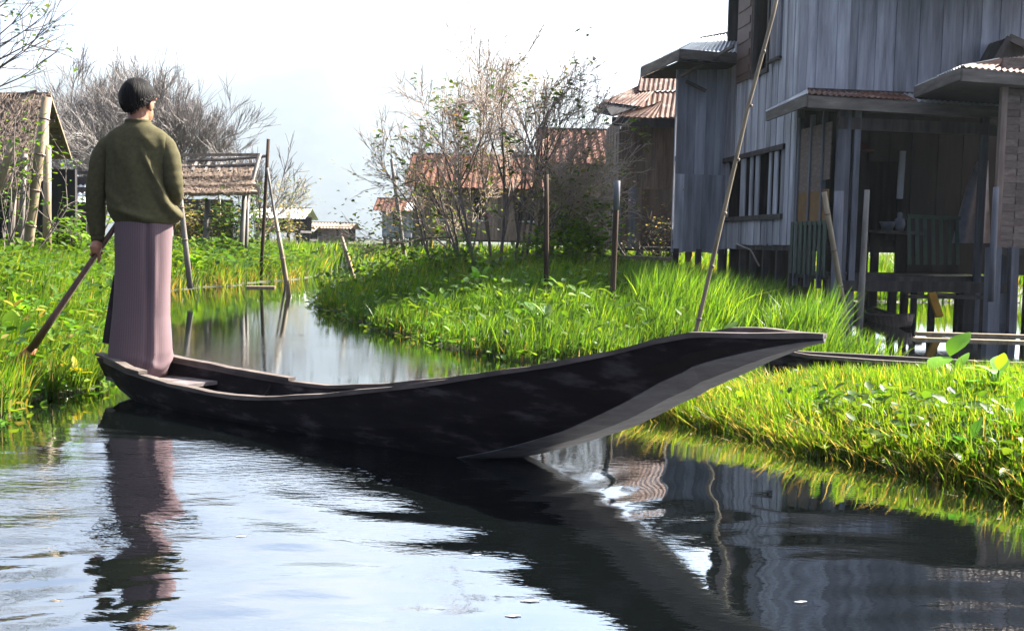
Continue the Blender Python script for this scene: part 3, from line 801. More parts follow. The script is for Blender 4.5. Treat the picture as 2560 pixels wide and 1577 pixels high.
# sarong, finely striped round the body
m, n, l, p = new_mat('striped_sarong')
a_ = n.new('ShaderNodeAttribute'); a_.attribute_name = 'tint'
sp = n.new('ShaderNodeSeparateColor')
ms_ = n.new('ShaderNodeMath'); ms_.operation = 'SINE'
mm = n.new('ShaderNodeMath'); mm.operation = 'MULTIPLY'; mm.inputs[1].default_value = 2 * math.pi * 78
rp = n.new('ShaderNodeValToRGB')
rp.color_ramp.elements[0].position = .15; rp.color_ramp.elements[0].color = (.116, .081, .092, 1)
rp.color_ramp.elements[1].position = .55; rp.color_ramp.elements[1].color = (.145, .095, .102, 1)
mr = n.new('ShaderNodeMapRange'); mr.inputs['From Min'].default_value = -1; mr.inputs['From Max'].default_value = 1
l.new(a_.outputs['Color'], sp.inputs['Color']); l.new(sp.outputs['Red'], mm.inputs[0]); l.new(mm.outputs['Value'], ms_.inputs[0])
l.new(ms_.outputs['Value'], mr.inputs['Value']); l.new(mr.outputs['Result'], rp.inputs['Fac']); l.new(rp.outputs['Color'], p.inputs['Base Color'])
p.inputs['Roughness'].default_value = .9; p.inputs['Specular IOR Level'].default_value = .15
M['sarong'] = m
prof_g = [(515, 292, 424, .112), (535, 287, 427, .122), (560, 285, 427, .126), (600, 284, 425, .126), (640, 284, 424, .122), (720, 282, 421, .118), (790, 277, 420, .118), (840, 272, 423, .122),
          (880, 268, 424, .126), (905, 268, 420, .126), (925, 270, 412, .122), (938, 275, 404, .112), (943, 283, 396, .10)]
NJ = 160; V_, F_, U_ = [], [], []
NR = 70
for i in range(NR + 1):
    y = 515 + (943 - 515) * i / NR
    ys_ = [q[0] for q in prof_g]
    xl, xr, dp = (float(np.interp(y, ys_, [q[k] for q in prof_g])) for k in (1, 2, 3))
    for j in range(NJ + 1):
        a = 2 * math.pi * j / NJ + math.pi / 2
        f = 0
        f += .008 * math.exp(-((a - 5.35) / .13) ** 2) * sm(np.array((y - 540) / 60)) * (1 + .4 * math.sin(y * .03))
        f += -.010 * math.exp(-((a - 5.12 - .05 * math.sin(y * .018)) / .10) ** 2)
        f += .005 * math.sin(a * 4 + y * .006) * min(1, (y - 515) / 200)
        f += .010 * math.exp(-((y - 905 + 14 * math.sin(a * 3)) / 10) ** 2) * (1 if a > 5 else .3)
        px = (xl + xr) / 2 + ((xr - xl) / 2 + f * K) * math.cos(a)
        c = mp_(px, y)
        V_.append((c.x, MBASE.y + (dp + f) * math.sin(a), c.z)); U_.append((j / NJ, 0, 0))
for i in range(NR):
    for j in range(NJ):
        k = i * (NJ + 1) + j
        F_.append((k, k + 1, k + NJ + 2, k + NJ + 1))
np_mesh('sarong', V_, F_, M['sarong'], color=np.array(U_), smooth=True, parent=man, quads=True)
# loose corner of the sarong hanging at the left
fl = [mp_(284, 690, -.03), mp_(275, 760, -.05), mp_(262, 815, -.03), mp_(250, 860, .0), mp_(262, 866, .04), mp_(285, 872, .08), mp_(290, 780, .06)]
fl2 = [q + Vector((.012, .03, 0)) for q in fl]
k = len(fl)
V_ = fl + fl2
F_ = [tuple(range(k)), tuple(range(2 * k - 1, k - 1, -1))] + [(i, i + k, (i + 1) % k + k, (i + 1) % k) for i in range(k)]
o = MB().add(V_, F_).build('sarong_flap', plain('sarong_flap_cloth', (.075, .058, .072), .9), man)
# ------------------------------------------------------------------ the paddle
M['paddle'] = mat_noise('oiled_paddle_wood', [(.3, (.05, .024, .016)), (.7, (.12, .055, .032))], (20, 20, 4), rough=.5, spec=.4)
M['blade'] = mat_noise('red_brown_blade', [(.3, (.22, .075, .03)), (.7, (.38, .14, .055))], (20, 20, 6), rough=.5)
pad = thing('paddle', 'long dark wooden paddle with reddish blade held in his left hand', 'paddle', LH)
top = LH - SHD * .42
low = LH + SHD * .66
MB().tube([top, LH, LH + SHD * .4, low], [.014, .0155, .018, .024], 10).build('shaft', M['paddle'], pad, smooth=True)
sdir = SHD.cross(Vector((0, -1, 0))).normalized()
rs = []
for t, w, th in ((-.03, .024, .02), (.05, .044, .014), (.12, .058, .011), (.22, .060, .009), (.30, .040, .007), (.325, .01, .004)):
    c = low + SHD * t
    rs.append([c + sdir * w * math.cos(q) + Vector((0, -1, 0)) * th * math.sin(q) for q in (2 * math.pi * j / 12 for j in range(12))])
MB().rings(rs).build('blade', M['blade'], pad, smooth=True)
MB().tube([top - SHD * .01, top + SHD * .035], [.022, .018], 10).build('grip', M['paddle'], pad)
# ------------------------------------------------------------------ trees and shrubs
class Wood:
    def __init__(s): s.seg = []; s.tips = []
    def build(s, name, mat, parent, n=3):
        A = np.array([(*a, *b, ra, rb) for a, b, ra, rb in s.seg]); k = len(A)
        p, q, ra, rb = A[:, :3], A[:, 3:6], A[:, 6], A[:, 7]
        d = q - p; d /= np.linalg.norm(d, axis=1)[:, None] + 1e-9
        up = np.where(np.abs(d[:, 2:3]) < .9, np.array([[0, 0, 1.]]), np.array([[1., 0, 0]]))
        a = np.cross(d, up); a /= np.linalg.norm(a, axis=1)[:, None] + 1e-9; b = np.cross(d, a)
        V = np.zeros((k, 2 * n, 3))
        for j in range(n):
            t = 2 * np.pi * j / n; u = a * np.cos(t) + b * np.sin(t)
            V[:, j] = p + u * ra[:, None]; V[:, n + j] = q + u * rb[:, None]
        F = np.array([(j, (j + 1) % n, n + (j + 1) % n, n + j) for j in range(n)])
        Fs = F[None] + (np.arange(k) * 2 * n)[:, None, None]
        return np_mesh(name, V.reshape(-1, 3), Fs.reshape(-1, 4), mat, smooth=True, parent=parent, quads=True)
def branch(W, r, p, d, L, rad, depth, c):
    """grow one limb; c = dict(kids, spread, wander, up, ratio, steps, thin)"""
    st = c.get('steps', 4); p = np.array(p, float); d = np.array(d, float)
    taper = c.get('thin', .62)
    for i in range(st):
        d = d + r.normal(0, c['wander'], 3) + np.array([c.get('wind', 0), 0, c['up']]); d /= np.linalg.norm(d)
        q = p + d * L / st
        W.seg.append((p, q, rad * (1 - (1 - taper) * i / st), rad * (1 - (1 - taper) * (i + 1) / st)))
        p = q
        if depth > 0 and (i >= c.get('first', 1)):
            kk = c['kids'] if i < st - 1 else c['kids'] + 1
            for _ in range(kk):
                if r.rand() < c.get('prob', .85):
                    e = d + r.normal(0, c['spread'], 3); e /= np.linalg.norm(e)
                    branch(W, r, p, e, L * c['ratio'] * r.uniform(.7, 1.25), max(rad * .58 * (1 - .3 * i / st), c['rmin']), depth - 1, c)
    if depth == 0: W.tips.append((p, d))
def leaf_mesh(name, pts, size, pal, mat, parent, seed, up=.6, aspect=.55, jit=.1):
    r = np.random.RandomState(seed); P = np.array(pts) + r.normal(0, jit, (len(pts), 3)); n = len(P)
    s = size * r.uniform(.6, 1.3, n); a = r.uniform(0, 2 * np.pi, n); el = r.uniform(-.9, .6, n) * up
    d = np.stack([np.cos(a) * np.cos(el), np.sin(a) * np.cos(el), np.sin(el)], 1)
    sd = np.stack([-np.sin(a), np.cos(a), r.uniform(-.7, .7, n)], 1); nr = np.cross(d, sd)
    def pt(t, u, k): return P + d * (s * t)[:, None] + sd * (s * u * aspect)[:, None] + nr * (s * k)[:, None]
    V = np.stack([pt(0, 0, 0), pt(.35, -.5, .06), pt(.5, 0, -.03), pt(.35, .5, .06), pt(.75, -.33, .04), pt(1, 0, -.10), pt(.75, .33, .04)], 1)
    T = LT[None] + (np.arange(n) * 7)[:, None, None]
    return np_mesh(name, V.reshape(-1, 3), T.reshape(-1, 3), mat, color=np.repeat(pick(pal, n, r), 7, axis=0), parent=parent)
PAL['bush'] = [((.06, .13, .03), 4), ((.11, .19, .03), 3), ((.12, .15, .03), 2), ((.20, .15, .05), 1.2)]
PAL['litter'] = [((.36, .27, .18), 4), ((.22, .23, .07), 4), ((.48, .36, .24), 2), ((.13, .19, .04), 3)]
PAL['lime'] = [((.12, .25, .015), 4), ((.18, .30, .02), 3), ((.08, .18, .015), 3)]
PAL['pinks'] = [((.65, .36, .42), 3), ((.75, .55, .58), 2)]
PAL['ambers'] = [((.45, .24, .03), 1)]

def bare_tree(label, px, py, Y, toppx, wpx, seed, stems=7, depth=4, rad=.06, lean=0.0, fan=.62):
    base = at(px, py, Y); base.z = max(.1, float(land_z(np.array([[base.x, base.y]]))[0]) - .05)
    Ht = at(px, toppx, Y).z - base.z; w = wpx / FPX * Y
    t = thing('bare_tree', label, 'tree', base, 'bare trees behind the huts')
    r = np.random.RandomState(seed); W = Wood(); T = Wood()
    trunk_top = np.array(base) + np.array([0, 0, Ht * .16])
    T.seg.append((np.array(base), trunk_top, rad * 1.5, rad * 1.2))
    for i in range(stems):
        f = (i + .5) / stems * 2 - 1
        d = np.array([f * fan + lean + r.normal(0, .08), r.normal(0, .35), 1.0]); d /= np.linalg.norm(d)
        branch(W, r, trunk_top - np.array([0, 0, Ht * .1 * r.rand()]), d, Ht * .42 * (1 - .18 * abs(f)), rad * .6, depth,
               dict(kids=2, spread=.30, wander=.06, up=.03, ratio=.62, steps=4, rmin=.0080, prob=.72, first=1))
    T.build('trunk', M['bark'], t, 6); W.build('crown', M['twig'], t, 3)
    print('bare_tree', len(W.seg))
    return t
bare_tree('tall bare grey tree left of the man, its fine twigs making a dome', 255, 590, 36, 185, 260, 3, 15, 4, .07, -.08)
bare_tree('bare grey tree whose twigs fan out right behind the man', 400, 590, 34, 180, 260, 5, 15, 4, .07, .12, .66)
bare_tree('small bare tree standing right of the ruined thatched pavilion', 640, 590, 27, 350, 130, 9, 5, 3, .035, .1)
bare_tree('thin pale bare tree at the left rising behind the thatched hut', 75, 590, 30, 185, 180, 13, 5, 3, .045, .05)

# the flowering bush in the middle
base = at(1270, 640, 15.5); base.z = .15
bt = thing('flowering_bush', 'large sparse leafed bush with pink blossoms in front of rust roofed houses', 'bush', base)
r = np.random.RandomState(21); W = Wood()
aim = [(930, 400, -.2), (1560, 500, -.2), (1000, 330, -.4), (1090, 170, .2), (1180, 130, -.3), (1290, 120, .4), (1230, 150, .9), (1380, 190, -.3), (1470, 200, .3), (1520, 300, -.5), (1110, 260, -.9), (1330, 260, 1.2), (1560, 420, .2), (1430, 330, -.8), (1050, 380, .9)]
cut = [0]
for i, (ax_, ay_, dy) in enumerate(aim):
    b0 = np.array(at(1270 + (ax_ - 1270) * .42 + r.uniform(-25, 25), 650, 15.5 + dy * .5)); b0[2] = .15
    tgt = np.array(at(ax_, ay_, 15.5 + dy))
    d = tgt - b0; L = np.linalg.norm(d); d /= L
    d = d + np.array([-.12 * d[0], 0, .1])
    branch(W, r, b0, d, L * .56, .030, 4, dict(kids=2, spread=.38, wander=.06, up=.012, ratio=.57, steps=5, rmin=.0042, prob=.55, first=1, thin=.5)); cut.append(len(W.seg))
print('bush', len(W.seg))
fine = Wood(); fine.seg = [s for s in W.seg if s[2] < .009]; fine.build('twigs', M['twig_light'], bt, 3)
for i in range(len(aim)):
    W2 = Wood(); W2.seg = [s for s in W.seg[cut[i]:cut[i + 1]] if s[2] >= .009]
    if W2.seg: W2.build('stem', M['bark'], bt, 5)
tips = [tuple(p) for p, d in W.tips]
r.shuffle(tips)
cl = [tips[i] for i in range(0, min(len(tips), 150))]
pts = [c for c in cl for _ in range(7)]
leaf_mesh('leaves', pts, .105, 'bush', M['leaf'], bt, 31, jit=.07)
seg_mid = [tuple((np.array(s[0]) + np.array(s[1])) / 2) for s in W.seg if s[0][2] < 1.9]
r.shuffle(seg_mid)
low_ = [seg_mid[i % len(seg_mid)] for i in range(3000)]
leaf_mesh('dry_leaves', low_, .055, 'litter', M['leaf'], bt, 32, jit=.22)
lowg = [q for q in seg_mid if q[2] < 1.25][:1200]
leaf_mesh('leaves', lowg, .085, 'bush', M['leaf'], bt, 33, jit=.16)
fl_pts = [tips[i] for i in range(150, min(len(tips), 185))] + [seg_mid[i] for i in range(20)]
leaf_mesh('blossoms', [c for c in fl_pts for _ in range(4)], .05, 'pinks', M['petal'], bt, 34, aspect=.9, jit=.025)
am = [tips[i] for i in range(190, min(len(tips), 197))]
if am: leaf_mesh('amber_leaves', [c for c in am for _ in range(4)], .07, 'ambers', M['leaf'], bt, 35, jit=.05)

def shrub(label, px, py, Y, hpx, wpx, n, size, pal, seed, name='leafy_shrub'):
    b = at(px, py, Y); b.z = .1
    top = at(px, py - hpx, Y).z; w = wpx / FPX * Y
    t = thing(name, label, 'shrub', b)
    r = np.random.RandomState(seed); W = Wood(); cut = [0]
    for i in range(7):
        d = np.array([r.normal(0, .3), r.normal(0, .3), 1]); d /= np.linalg.norm(d)
        branch(W, r, np.array(b) + np.array([r.uniform(-.3, .3) * w, r.uniform(-.2, .2) * w, 0]), d, (top - b.z) * .62, .016, 2, dict(kids=1, spread=.5, wander=.1, up=.03, ratio=.55, steps=4, rmin=.004)); cut.append(len(W.seg))
    for i in range(7):
        Wi = Wood(); Wi.seg = W.seg[cut[i]:cut[i + 1]]
        if Wi.seg: Wi.build('stem', M['bark'], t, 4)
    mids = [tuple((np.array(s[0]) + np.array(s[1])) / 2) for s in W.seg]
    pts = [mids[k] for k in r.randint(0, len(mids), n)]
    leaf_mesh('leaves', pts, size, pal, M['leaf'], t, seed + 1, jit=w * .14)
    return t
shrub('lime green leafy shrub at the right foot of the flowering bush', 1440, 655, 14.6, 110, 90, 1400, .085, 'lime', 51)
shrub('yellow green bush growing against the thatched hut at the left edge', -5, 600, 12.8, 300, 100, 420, .075, 'lime', 53)
shrub('low dark green weeds below the flowering bush, left side', 1110, 665, 14.4, 45, 150, 700, .08, 'hedge', 55, 'weed_clump')
shrub('green bush tangled under the ruined pavilion roof', 560, 610, 23.5, 110, 120, 1300, .12, 'bush', 57)
shrub('brown green bush inside the pavilion behind the man', 470, 610, 23.8, 90, 110, 900, .12, 'litter', 59)
shrub('hazy brown tree crown above the far white roof', 712, 590, 52, 125, 120, 1500, .16, 'litter', 61, 'far_tree')
shrub('dead brown branches piled by the open doorway of the rust roofed house', 1650, 625, 19.0, 110, 110, 350, .06, 'litter', 63, 'dead_bush')
shrub('yellow green weeds in front of the corrugated shed', 190, 610, 15.5, 50, 90, 600, .10, 'lime', 65, 'weed_clump')

# branches of the tree just outside the left edge
tb = at(-330, 640, 9.5); tb.z = .2
t = thing('overhanging_tree', 'tree at the left edge with thin nearly bare branches reaching in', 'tree', tb)
W = Wood(); r = np.random.RandomState(71); T = Wood()
fork = np.array(at(-260, 330, 9.5)); T.seg.append((np.array(tb), fork, .07, .045))
T.build('trunk', M['bark'], t, 8)
limbs = [[(-150, 200), (-40, 120), (30, 60), (75, 0)], [(-150, 230), (-30, 135), (60, 78), (110, 40)], [(-160, 250), (-30, 190), (60, 130), (95, 90), (122, 62)],
         [(-150, 260), (0, 168), (55, 128), (60, 100)], [(-160, 200), (-60, 60), (10, 10), (40, -30)], [(-150, 300), (-20, 225), (50, 195), (88, 168)], [(-140, 260), (0, 148), (70, 112), (98, 118)],
         [(-150, 150), (-50, 30), (0, -20)]]
lt = []
for k_, lm_ in enumerate(limbs):
    prev = fork; rad = .02; Yk = 9.5 + .12 * (k_ % 3)
    for j, (x, y) in enumerate(lm_):
        q = np.array(at(x, y, Yk)); W.seg.append((prev, q, rad, rad * .62)); rad *= .62
        dd = (q - prev) / np.linalg.norm(q - prev); prev = q
        if j >= 1:
            for _ in range(3):
                branch(W, r, q, dd + r.normal(0, .35, 3), .25, .004, 1, dict(kids=1, spread=.4, wander=.08, up=.05, ratio=.6, steps=3, rmin=.002))
    lt += [tuple(prev)] * 5
W.build('branches', M['bark'], t, 4)
lt += [tuple(p) for p, d in W.tips][::3] + [tuple(at(10 + 5 * i, 15 + 4 * i, 9.5)) for i in range(8)] * 3
leaf_mesh('leaves', lt, .05, 'bush', M['leaf'], t, 72, jit=.04)
# ------------------------------------------------------------------ building helpers
UP = Vector((0, 0, 1))
def sz(px, py, P, d):
    q = onwall(px, py, P, d); return (q - P).dot(d), q.z
def boards(mat, parent, P, d, s0, s1, z0, z1, w, seed=0, holes=(), t=.022, name='plank', jit=.025, skip=0.0, mats=None):
    """upright overlapping boards on the wall through P along d; holes = (s0, s1, z0, z1)"""
    r = random.Random(seed); n = Vector((d.y, -d.x, 0)); s = s0; k = 0
    while s < s1 - .01:
        ww = min(w * r.uniform(.82, 1.2), s1 - s)
        if s1 - s - ww < .04: ww = s1 - s
        c = s + ww / 2
        cuts = [(z0(c) if callable(z0) else z0, z1(c) if callable(z1) else z1)]
        for h0, h1, hz0, hz1 in holes:
            if h0 < c < h1:
                nw = []
                for a, b in cuts:
                    if hz0 > a + .03: nw.append((a, min(b, hz0)))
                    if hz1 < b - .03: nw.append((max(a, hz1), b))
                    if hz1 <= a or hz0 >= b: nw.append((a, b))
                cuts = nw
        for a, b in cuts:
            if b - a < .05 or r.random() < skip: continue
            lo = a - (r.uniform(0, jit) if a == cuts[0][0] else 0)
            off = (.012 if k % 2 else 0) + r.uniform(0, .006)
            piece(name, r.choice(mats) if mats else mat, parent, P + d * c + n * (off + t / 2) + UP * ((lo + b) / 2), d * (ww + .012), n * t, UP * (b - lo))
        s += ww; k += 1
def roof_sheets(parent, quad, mats, wave=.076, amp=.011, sheet=.76, seed=0, name='roof_sheet'):
    """corrugated sheets on the quad eaveL, eaveR, ridgeR, ridgeL; ridges run from eave to ridge"""
    r = random.Random(seed)
    eL, eR, rR, rL = map(Vector, quad)
    n = (eR - eL).cross(rL - eL).normalized()
    if n.z < 0: n = -n
    W_ = max((eR - eL).length, (rR - rL).length); ns = max(1, round(W_ / sheet))
    for i in range(ns):
        a, b = i / ns, min(1, (i + 1) / ns + .012 * (i < ns - 1))
        cols = max(3, int(W_ / ns / wave * 4)); mb = MB()
        lift = .006 * (i % 2)
        over = r.uniform(0, .03)
        top, bot = [], []
        rows = []
        for u in (0, 1):
            row = []
            for k in range(cols + 1):
                f = a + (b - a) * k / cols
                e = eL.lerp(eR, f); q = rL.lerp(rR, f)
                p = e.lerp(q, u) - (q - e).normalized() * (over if u == 0 and (q - e).length > .01 else 0)
                row.append(p + n * (amp * math.sin(f * W_ / wave * 2 * math.pi) + lift))
            rows.append(row)
        vs = rows[0] + rows[1] + [p - n * .004 for p in rows[0]] + [p - n * .004 for p in rows[1]]
        c1 = cols + 1; fs = []
        for k in range(cols):
            fs += [(k, k + 1, c1 + k + 1, c1 + k), (2 * c1 + k, 3 * c1 + k, 3 * c1 + k + 1, 2 * c1 + k + 1), (k, 2 * c1 + k, 2 * c1 + k + 1, k + 1)]
        mb.add(vs, fs).build(name, mats[r.randrange(len(mats))] if not callable(mats) else mats(i, ns), parent)
def slab_part(name, mat, parent, quad, t=.03):
    return MB().slab(quad, t).build(name, mat, parent)
M['woven'] = mat_noise('woven_mat', [(.3, (.10, .072, .06)), (.7, (.19, .145, .125))], (12, 12, 30), detail=4, rough=.9, bump=.004, rnd=.3)
M['post_grey'] = mat_noise('grey_post', [(.3, (.06, .06, .07)), (.55, (.13, .13, .15)), (.8, (.22, .22, .24))], (16, 16, 1.2), rough=.85, bump=.004, rnd=.2)

# ------------------------------------------------------------------ the big grey plank house
A = Vector((3.74, 14.0, 0)); uF = Vector((math.cos(math.radians(10)), math.sin(math.radians(10)), 0)); vS = Vector((-.104, .9946, 0)).normalized()
sSide = -vS                                   # along the side wall towards us
house = thing('stilt_house', 'tall weathered grey plank house on stilts with a dark open porch', 'house', A + Vector((2, 1.5, 0)))
TOPZ = 5.2; FLZ = .93  # wall top out of view, its height shaped for the shadow on the bank
SL = 3.2
# front wall
fw_ = MB()
fw_.box(A + uF * 2.2 + vS * .06 + UP * (TOPZ - .05), uF * 2.2, vS * .05, UP * .05)
fwall = fw_.build('front_wall', M['plank_dark'], house)
for z in (FLZ + .05, 3.0): piece('rail', M['plank_dark'], fwall, A + uF * 2.2 + vS * .06 + UP * z, uF * 4.4, vS * .1, UP * .1)
boards(M['plank_grey'], fwall, A, uF, .10, 4.4, 2.85, TOPZ, .15, 1)
boards(M['painted_shade'], fwall, A, uF, .10, 4.4, .6, 2.85, .17, 2, holes=[(1.0, 1.5, .62, 2.1), (.2, .75, .62, 2.3)], name='plank')  # porch back wall: its shade is painted into these boards
piece('corner_board', M['plank_grey'], fwall, A + UP * ((FLZ + TOPZ) / 2) - vS * .02 + uF * .03, uF * .10, vS * .06, UP * (TOPZ - FLZ))
# side wall along the canal; boards face left
Q = A + vS * SL                               # boards() faces right of its direction, so it runs back to front
dS = -vS
nS = Vector((dS.y, -dS.x, 0))                 # outward, to the left
def swin(px0, px1, py0, py1):
    s0, _ = sz(px0, (py0 + py1) / 2, Q, dS); s1, _ = sz(px1, (py0 + py1) / 2, Q, dS)
    z1 = (sz(px0, py0, Q, dS)[1]); z0 = (sz(px1, py1, Q, dS)[1]); return s0, s1, z0, z1
fs_ = MB()
fs_.box(A + vS * SL / 2 - nS * .06 + UP * (TOPZ - .05), vS * SL / 2, nS * .05, UP * .05)
swall = fs_.build('side_wall', M['plank_dark'], house)
for z in (FLZ + .05, 2.4): piece('rail', M['plank_dark'], swall, A + vS * SL / 2 - nS * .06 + UP * z, vS * SL, nS * .1, UP * .1)
sT = SL - 2.33                                # the tower starts here
lw = swin(1803, 1966, 338, 506); lw = (lw[0], lw[1], 1.33, 2.28)
uw = swin(1893, 1930, -60, 165); uw = (uw[0], uw[1], uw[2] - .05, uw[3])
boards(M['plank_grey'], swall, Q, dS, sT, SL + .0, FLZ + .02, TOPZ, .14, 3, holes=[lw, uw])
boards(M['plank_grey'], swall, Q, dS, 0, sT, FLZ - .05, lambda s: 3.75 + .25 * s, .16, 4, holes=[(lw[0], sT + .01, lw[2], lw[3])])
# the lower window band: dark openings with loose grey slats standing in it
lwin = thing_part = MB()
zc = (lw[2] + lw[3]) / 2; sc = (lw[0] + lw[1]) / 2; L_ = lw[1] - lw[0]
for z, h in ((lw[2], .035), (lw[3], .035)): lwin.box(Q + dS * sc + nS * .03 + UP * z, dS * L_ / 2, nS * .035, UP * h)
lwin = lwin.build('window', M['plank_dark'], house)
for f, w in ((.03, .10), (.13, .14), (.40, .16), (.53, .09), (.62, .12), (.80, .07), (.88, .10), (.97, .09)):
    piece('slat', M['plank_grey'], lwin, Q + dS * (lw[0] + f * L_) + nS * .012 + UP * zc, dS * w * L_ / 2.2, nS * .02, UP * (lw[3] - lw[2]))
# upper window with an open brown shutter
wf = MB()
su0, su1 = uw[0], uw[1]
for s in (su0, su1): wf.box(Q + dS * s + nS * .03 + UP * (uw[2] + uw[3]) / 2, dS * .03, nS * .03, UP * (uw[3] - uw[2]) / 2)
wf.box(Q + dS * (su0 + su1) / 2 + nS * .03 + UP * uw[2], dS * ((su1 - su0) / 2 + .05), nS * .04, UP * .03)
uwin = wf.build('window', M['plank_dark'], house)
sh0, sh1, shz0, shz1 = swin(1856, 1891, -60, 165)
shut = piece('shutter', M['shutter'], uwin, Q + dS * (sh0 + sh1) / 2 + nS * .055 + UP * (uw[2] + uw[3]) / 2, dS * (sh1 - sh0), nS * .03, UP * (uw[3] - uw[2]))
for z in np.linspace(uw[2] + .15, uw[3] - .15, 6): piece('shutter_slat', M['shutter'], uwin, Q + dS * (sh0 + sh1) / 2 + nS * .075 + UP * float(z), dS * (sh1 - sh0) * .86, nS * .02, UP * .10)
# second, closed window panel near the corner
q0, q1, z0_, z1_ = swin(1938, 1962, -40, 138)
cw = MB()
cw.box(Q + dS * (q0 + q1) / 2 + nS * .04 + UP * (z0_ + z1_) / 2, dS * (q1 - q0) / 2, nS * .02, UP * (z1_ - z0_) / 2)
cw = cw.build('closed_window', M['post_grey'], house)
piece('sill', M['plank_dark'], cw, Q + dS * (q0 + q1) / 2 + nS * .06 + UP * (z0_ - .03), dS * (q1 - q0 + .08), nS * .08, UP * .035)
# back, right and inner walls, floor and main roof keep the inside dark
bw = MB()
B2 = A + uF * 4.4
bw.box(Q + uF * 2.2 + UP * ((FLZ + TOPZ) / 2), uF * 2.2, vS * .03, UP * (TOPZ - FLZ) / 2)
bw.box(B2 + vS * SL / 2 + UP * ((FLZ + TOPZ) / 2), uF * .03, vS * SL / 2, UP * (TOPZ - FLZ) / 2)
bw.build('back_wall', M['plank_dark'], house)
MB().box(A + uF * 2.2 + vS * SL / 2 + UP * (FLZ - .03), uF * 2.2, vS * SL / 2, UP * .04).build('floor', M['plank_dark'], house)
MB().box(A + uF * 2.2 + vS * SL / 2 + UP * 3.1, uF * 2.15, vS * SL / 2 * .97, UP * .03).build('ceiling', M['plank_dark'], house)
rm = MB()
rm.build('roof', M['plank_dark'], house) if False else None
e = .35; rz = TOPZ + 1.0
mr = MB().box(A + uF * 2.2 + vS * SL / 2 + UP * (rz - .02), uF * 2.9, vS * .05, UP * .05).build('roof', M['plank_dark'], house)
roof_sheets(mr, [A - uF * .1 - vS * .2 + UP * (TOPZ - .05), A + uF * 5 - vS * .2 + UP * (TOPZ - .05), A + uF * 5 + vS * SL / 2 + UP * rz, A - uF * .1 + vS * SL / 2 + UP * rz], [M['tin'], M['rust']], seed=4)
roof_sheets(mr, [Q + uF * 5 + vS * e + UP * (TOPZ - .1), Q - uF * e + vS * e + UP * (TOPZ - .1), A - uF * e + vS * SL / 2 + UP * rz, A + uF * 5 + vS * SL / 2 + UP * rz], [M['tin'], M['rust']], seed=5)
roof_sheets(mr, [A + uF * .8 - vS * 1.45 + UP * (TOPZ - .42), A + uF * 5 - vS * 1.45 + UP * (TOPZ - .42), A + uF * 5 - vS * .1 + UP * (TOPZ - .12), A + uF * .8 - vS * .1 + UP * (TOPZ - .12)], [M['tin'], M['rust']], seed=6)  # deep eave out of view, added to throw shade on the middle bank
boards(M['plank_grey'], swall, Q, dS, 0, SL, TOPZ, lambda s: TOPZ + max(.02, .92 * (1 - abs(s / SL * 2 - 1))), .16, 6)
# stilts under the side wall
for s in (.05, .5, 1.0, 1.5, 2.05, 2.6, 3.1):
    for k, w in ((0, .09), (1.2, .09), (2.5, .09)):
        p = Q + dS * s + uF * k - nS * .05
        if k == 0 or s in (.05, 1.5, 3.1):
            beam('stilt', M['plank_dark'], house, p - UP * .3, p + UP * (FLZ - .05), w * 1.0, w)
boards(M['plank_dark'], swall, Q + vS * .1, uF, 0, 1.7, -.1, FLZ, .2, 15, skip=.12)  # added dark boards stand in for the shade under the house
# rust coloured tin patch with a little hood on the side wall
a0, a1, az0, az1 = swin(1769, 1797, 380, 452)
tp = piece('tin_patch', M['red_tin'], house, Q + dS * (a0 + a1) / 2 + nS * .07 + UP * (az0 + az1) / 2, dS * (a1 - a0), nS * .04, UP * (az1 - az0))
slab_part('hood', M['red_tin'], house, [Q + dS * (a0 - .1) + nS * .30 + UP * (az0 - .10), Q + dS * (a1 + .05) + nS * .30 + UP * (az0 - .10), Q + dS * (a1 + .05) + nS * .06 + UP * (az0 + .03), Q + dS * (a0 - .1) + nS * .06 + UP * (az0 + .03)], .015)
piece('recess_shade', M['painted_shade'], house, Q + dS * (a0 + a1) / 2 + nS * .06 + UP * (FLZ + az0 - .1) / 2, dS * (a1 - a0 + .25), nS * .03, UP * (az0 - FLZ - .15))  # dark flat piece stands in for the shade in a door recess

# annex at the far end
an = thing('annex', 'grey plank annex with hipped roof and brace, left end of the plank house', 'house', at(1720, 640, 17.2))
P0 = Vector((at(1690, 400, 16.9).x, 16.9, 0)); LA = .86; ZA = 3.9
aw = MB()
aw.box(P0 + uF * LA / 2 + vS * .05 + UP * 3.6, uF * LA / 2, vS * .03, UP * .04)
aw = aw.build('wall', M['plank_dark'], an)
for z in (.95, 2.3): piece('rail', M['plank_dark'], aw, P0 + uF * LA / 2 + vS * .05 + UP * z, uF * LA, vS * .06, UP * .08)
boards(M['plank_grey'], aw, P0, uF, 0, LA, .80, 2.05, .16, 7)
boards(M['plank_grey'], aw, P0 + vS * .012, uF, 0, LA, 2.02, ZA, .17, 8)
vA = Vector((.165, .986, 0)).normalized()
PB = P0 + vA * 2.6
boards(M['plank_grey'], aw, PB, -vA, 0, 2.58, .80, ZA, .17, 9)
bx = MB(); bx.box(PB + uF * LA / 2 + UP * 2.35, uF * LA / 2, vS * .03, UP * 1.55); bx.build('back_wall', M['plank_dark'], an)
for f in (.05, .5, .95): beam('stilt', M['plank_dark'], an, P0 + uF * LA * f - UP * .3, P0 + uF * LA * f + UP * .85, .09, .09)
c_, lb, fr = at(1700, 123, 16.1), at(1603, 168, 17.9), at(1850, 131, 16.55)
rdg, rdr = at(1750, 97, 17.6), at(1862, 76, 17.9)
lbb = lb + vS * .3
rf = beam('roof', M['plank_dark'], an, rdg, rdr, .05, .05)
roof_sheets(rf, [c_, fr, rdr, rdg], [M['tin']], seed=11)
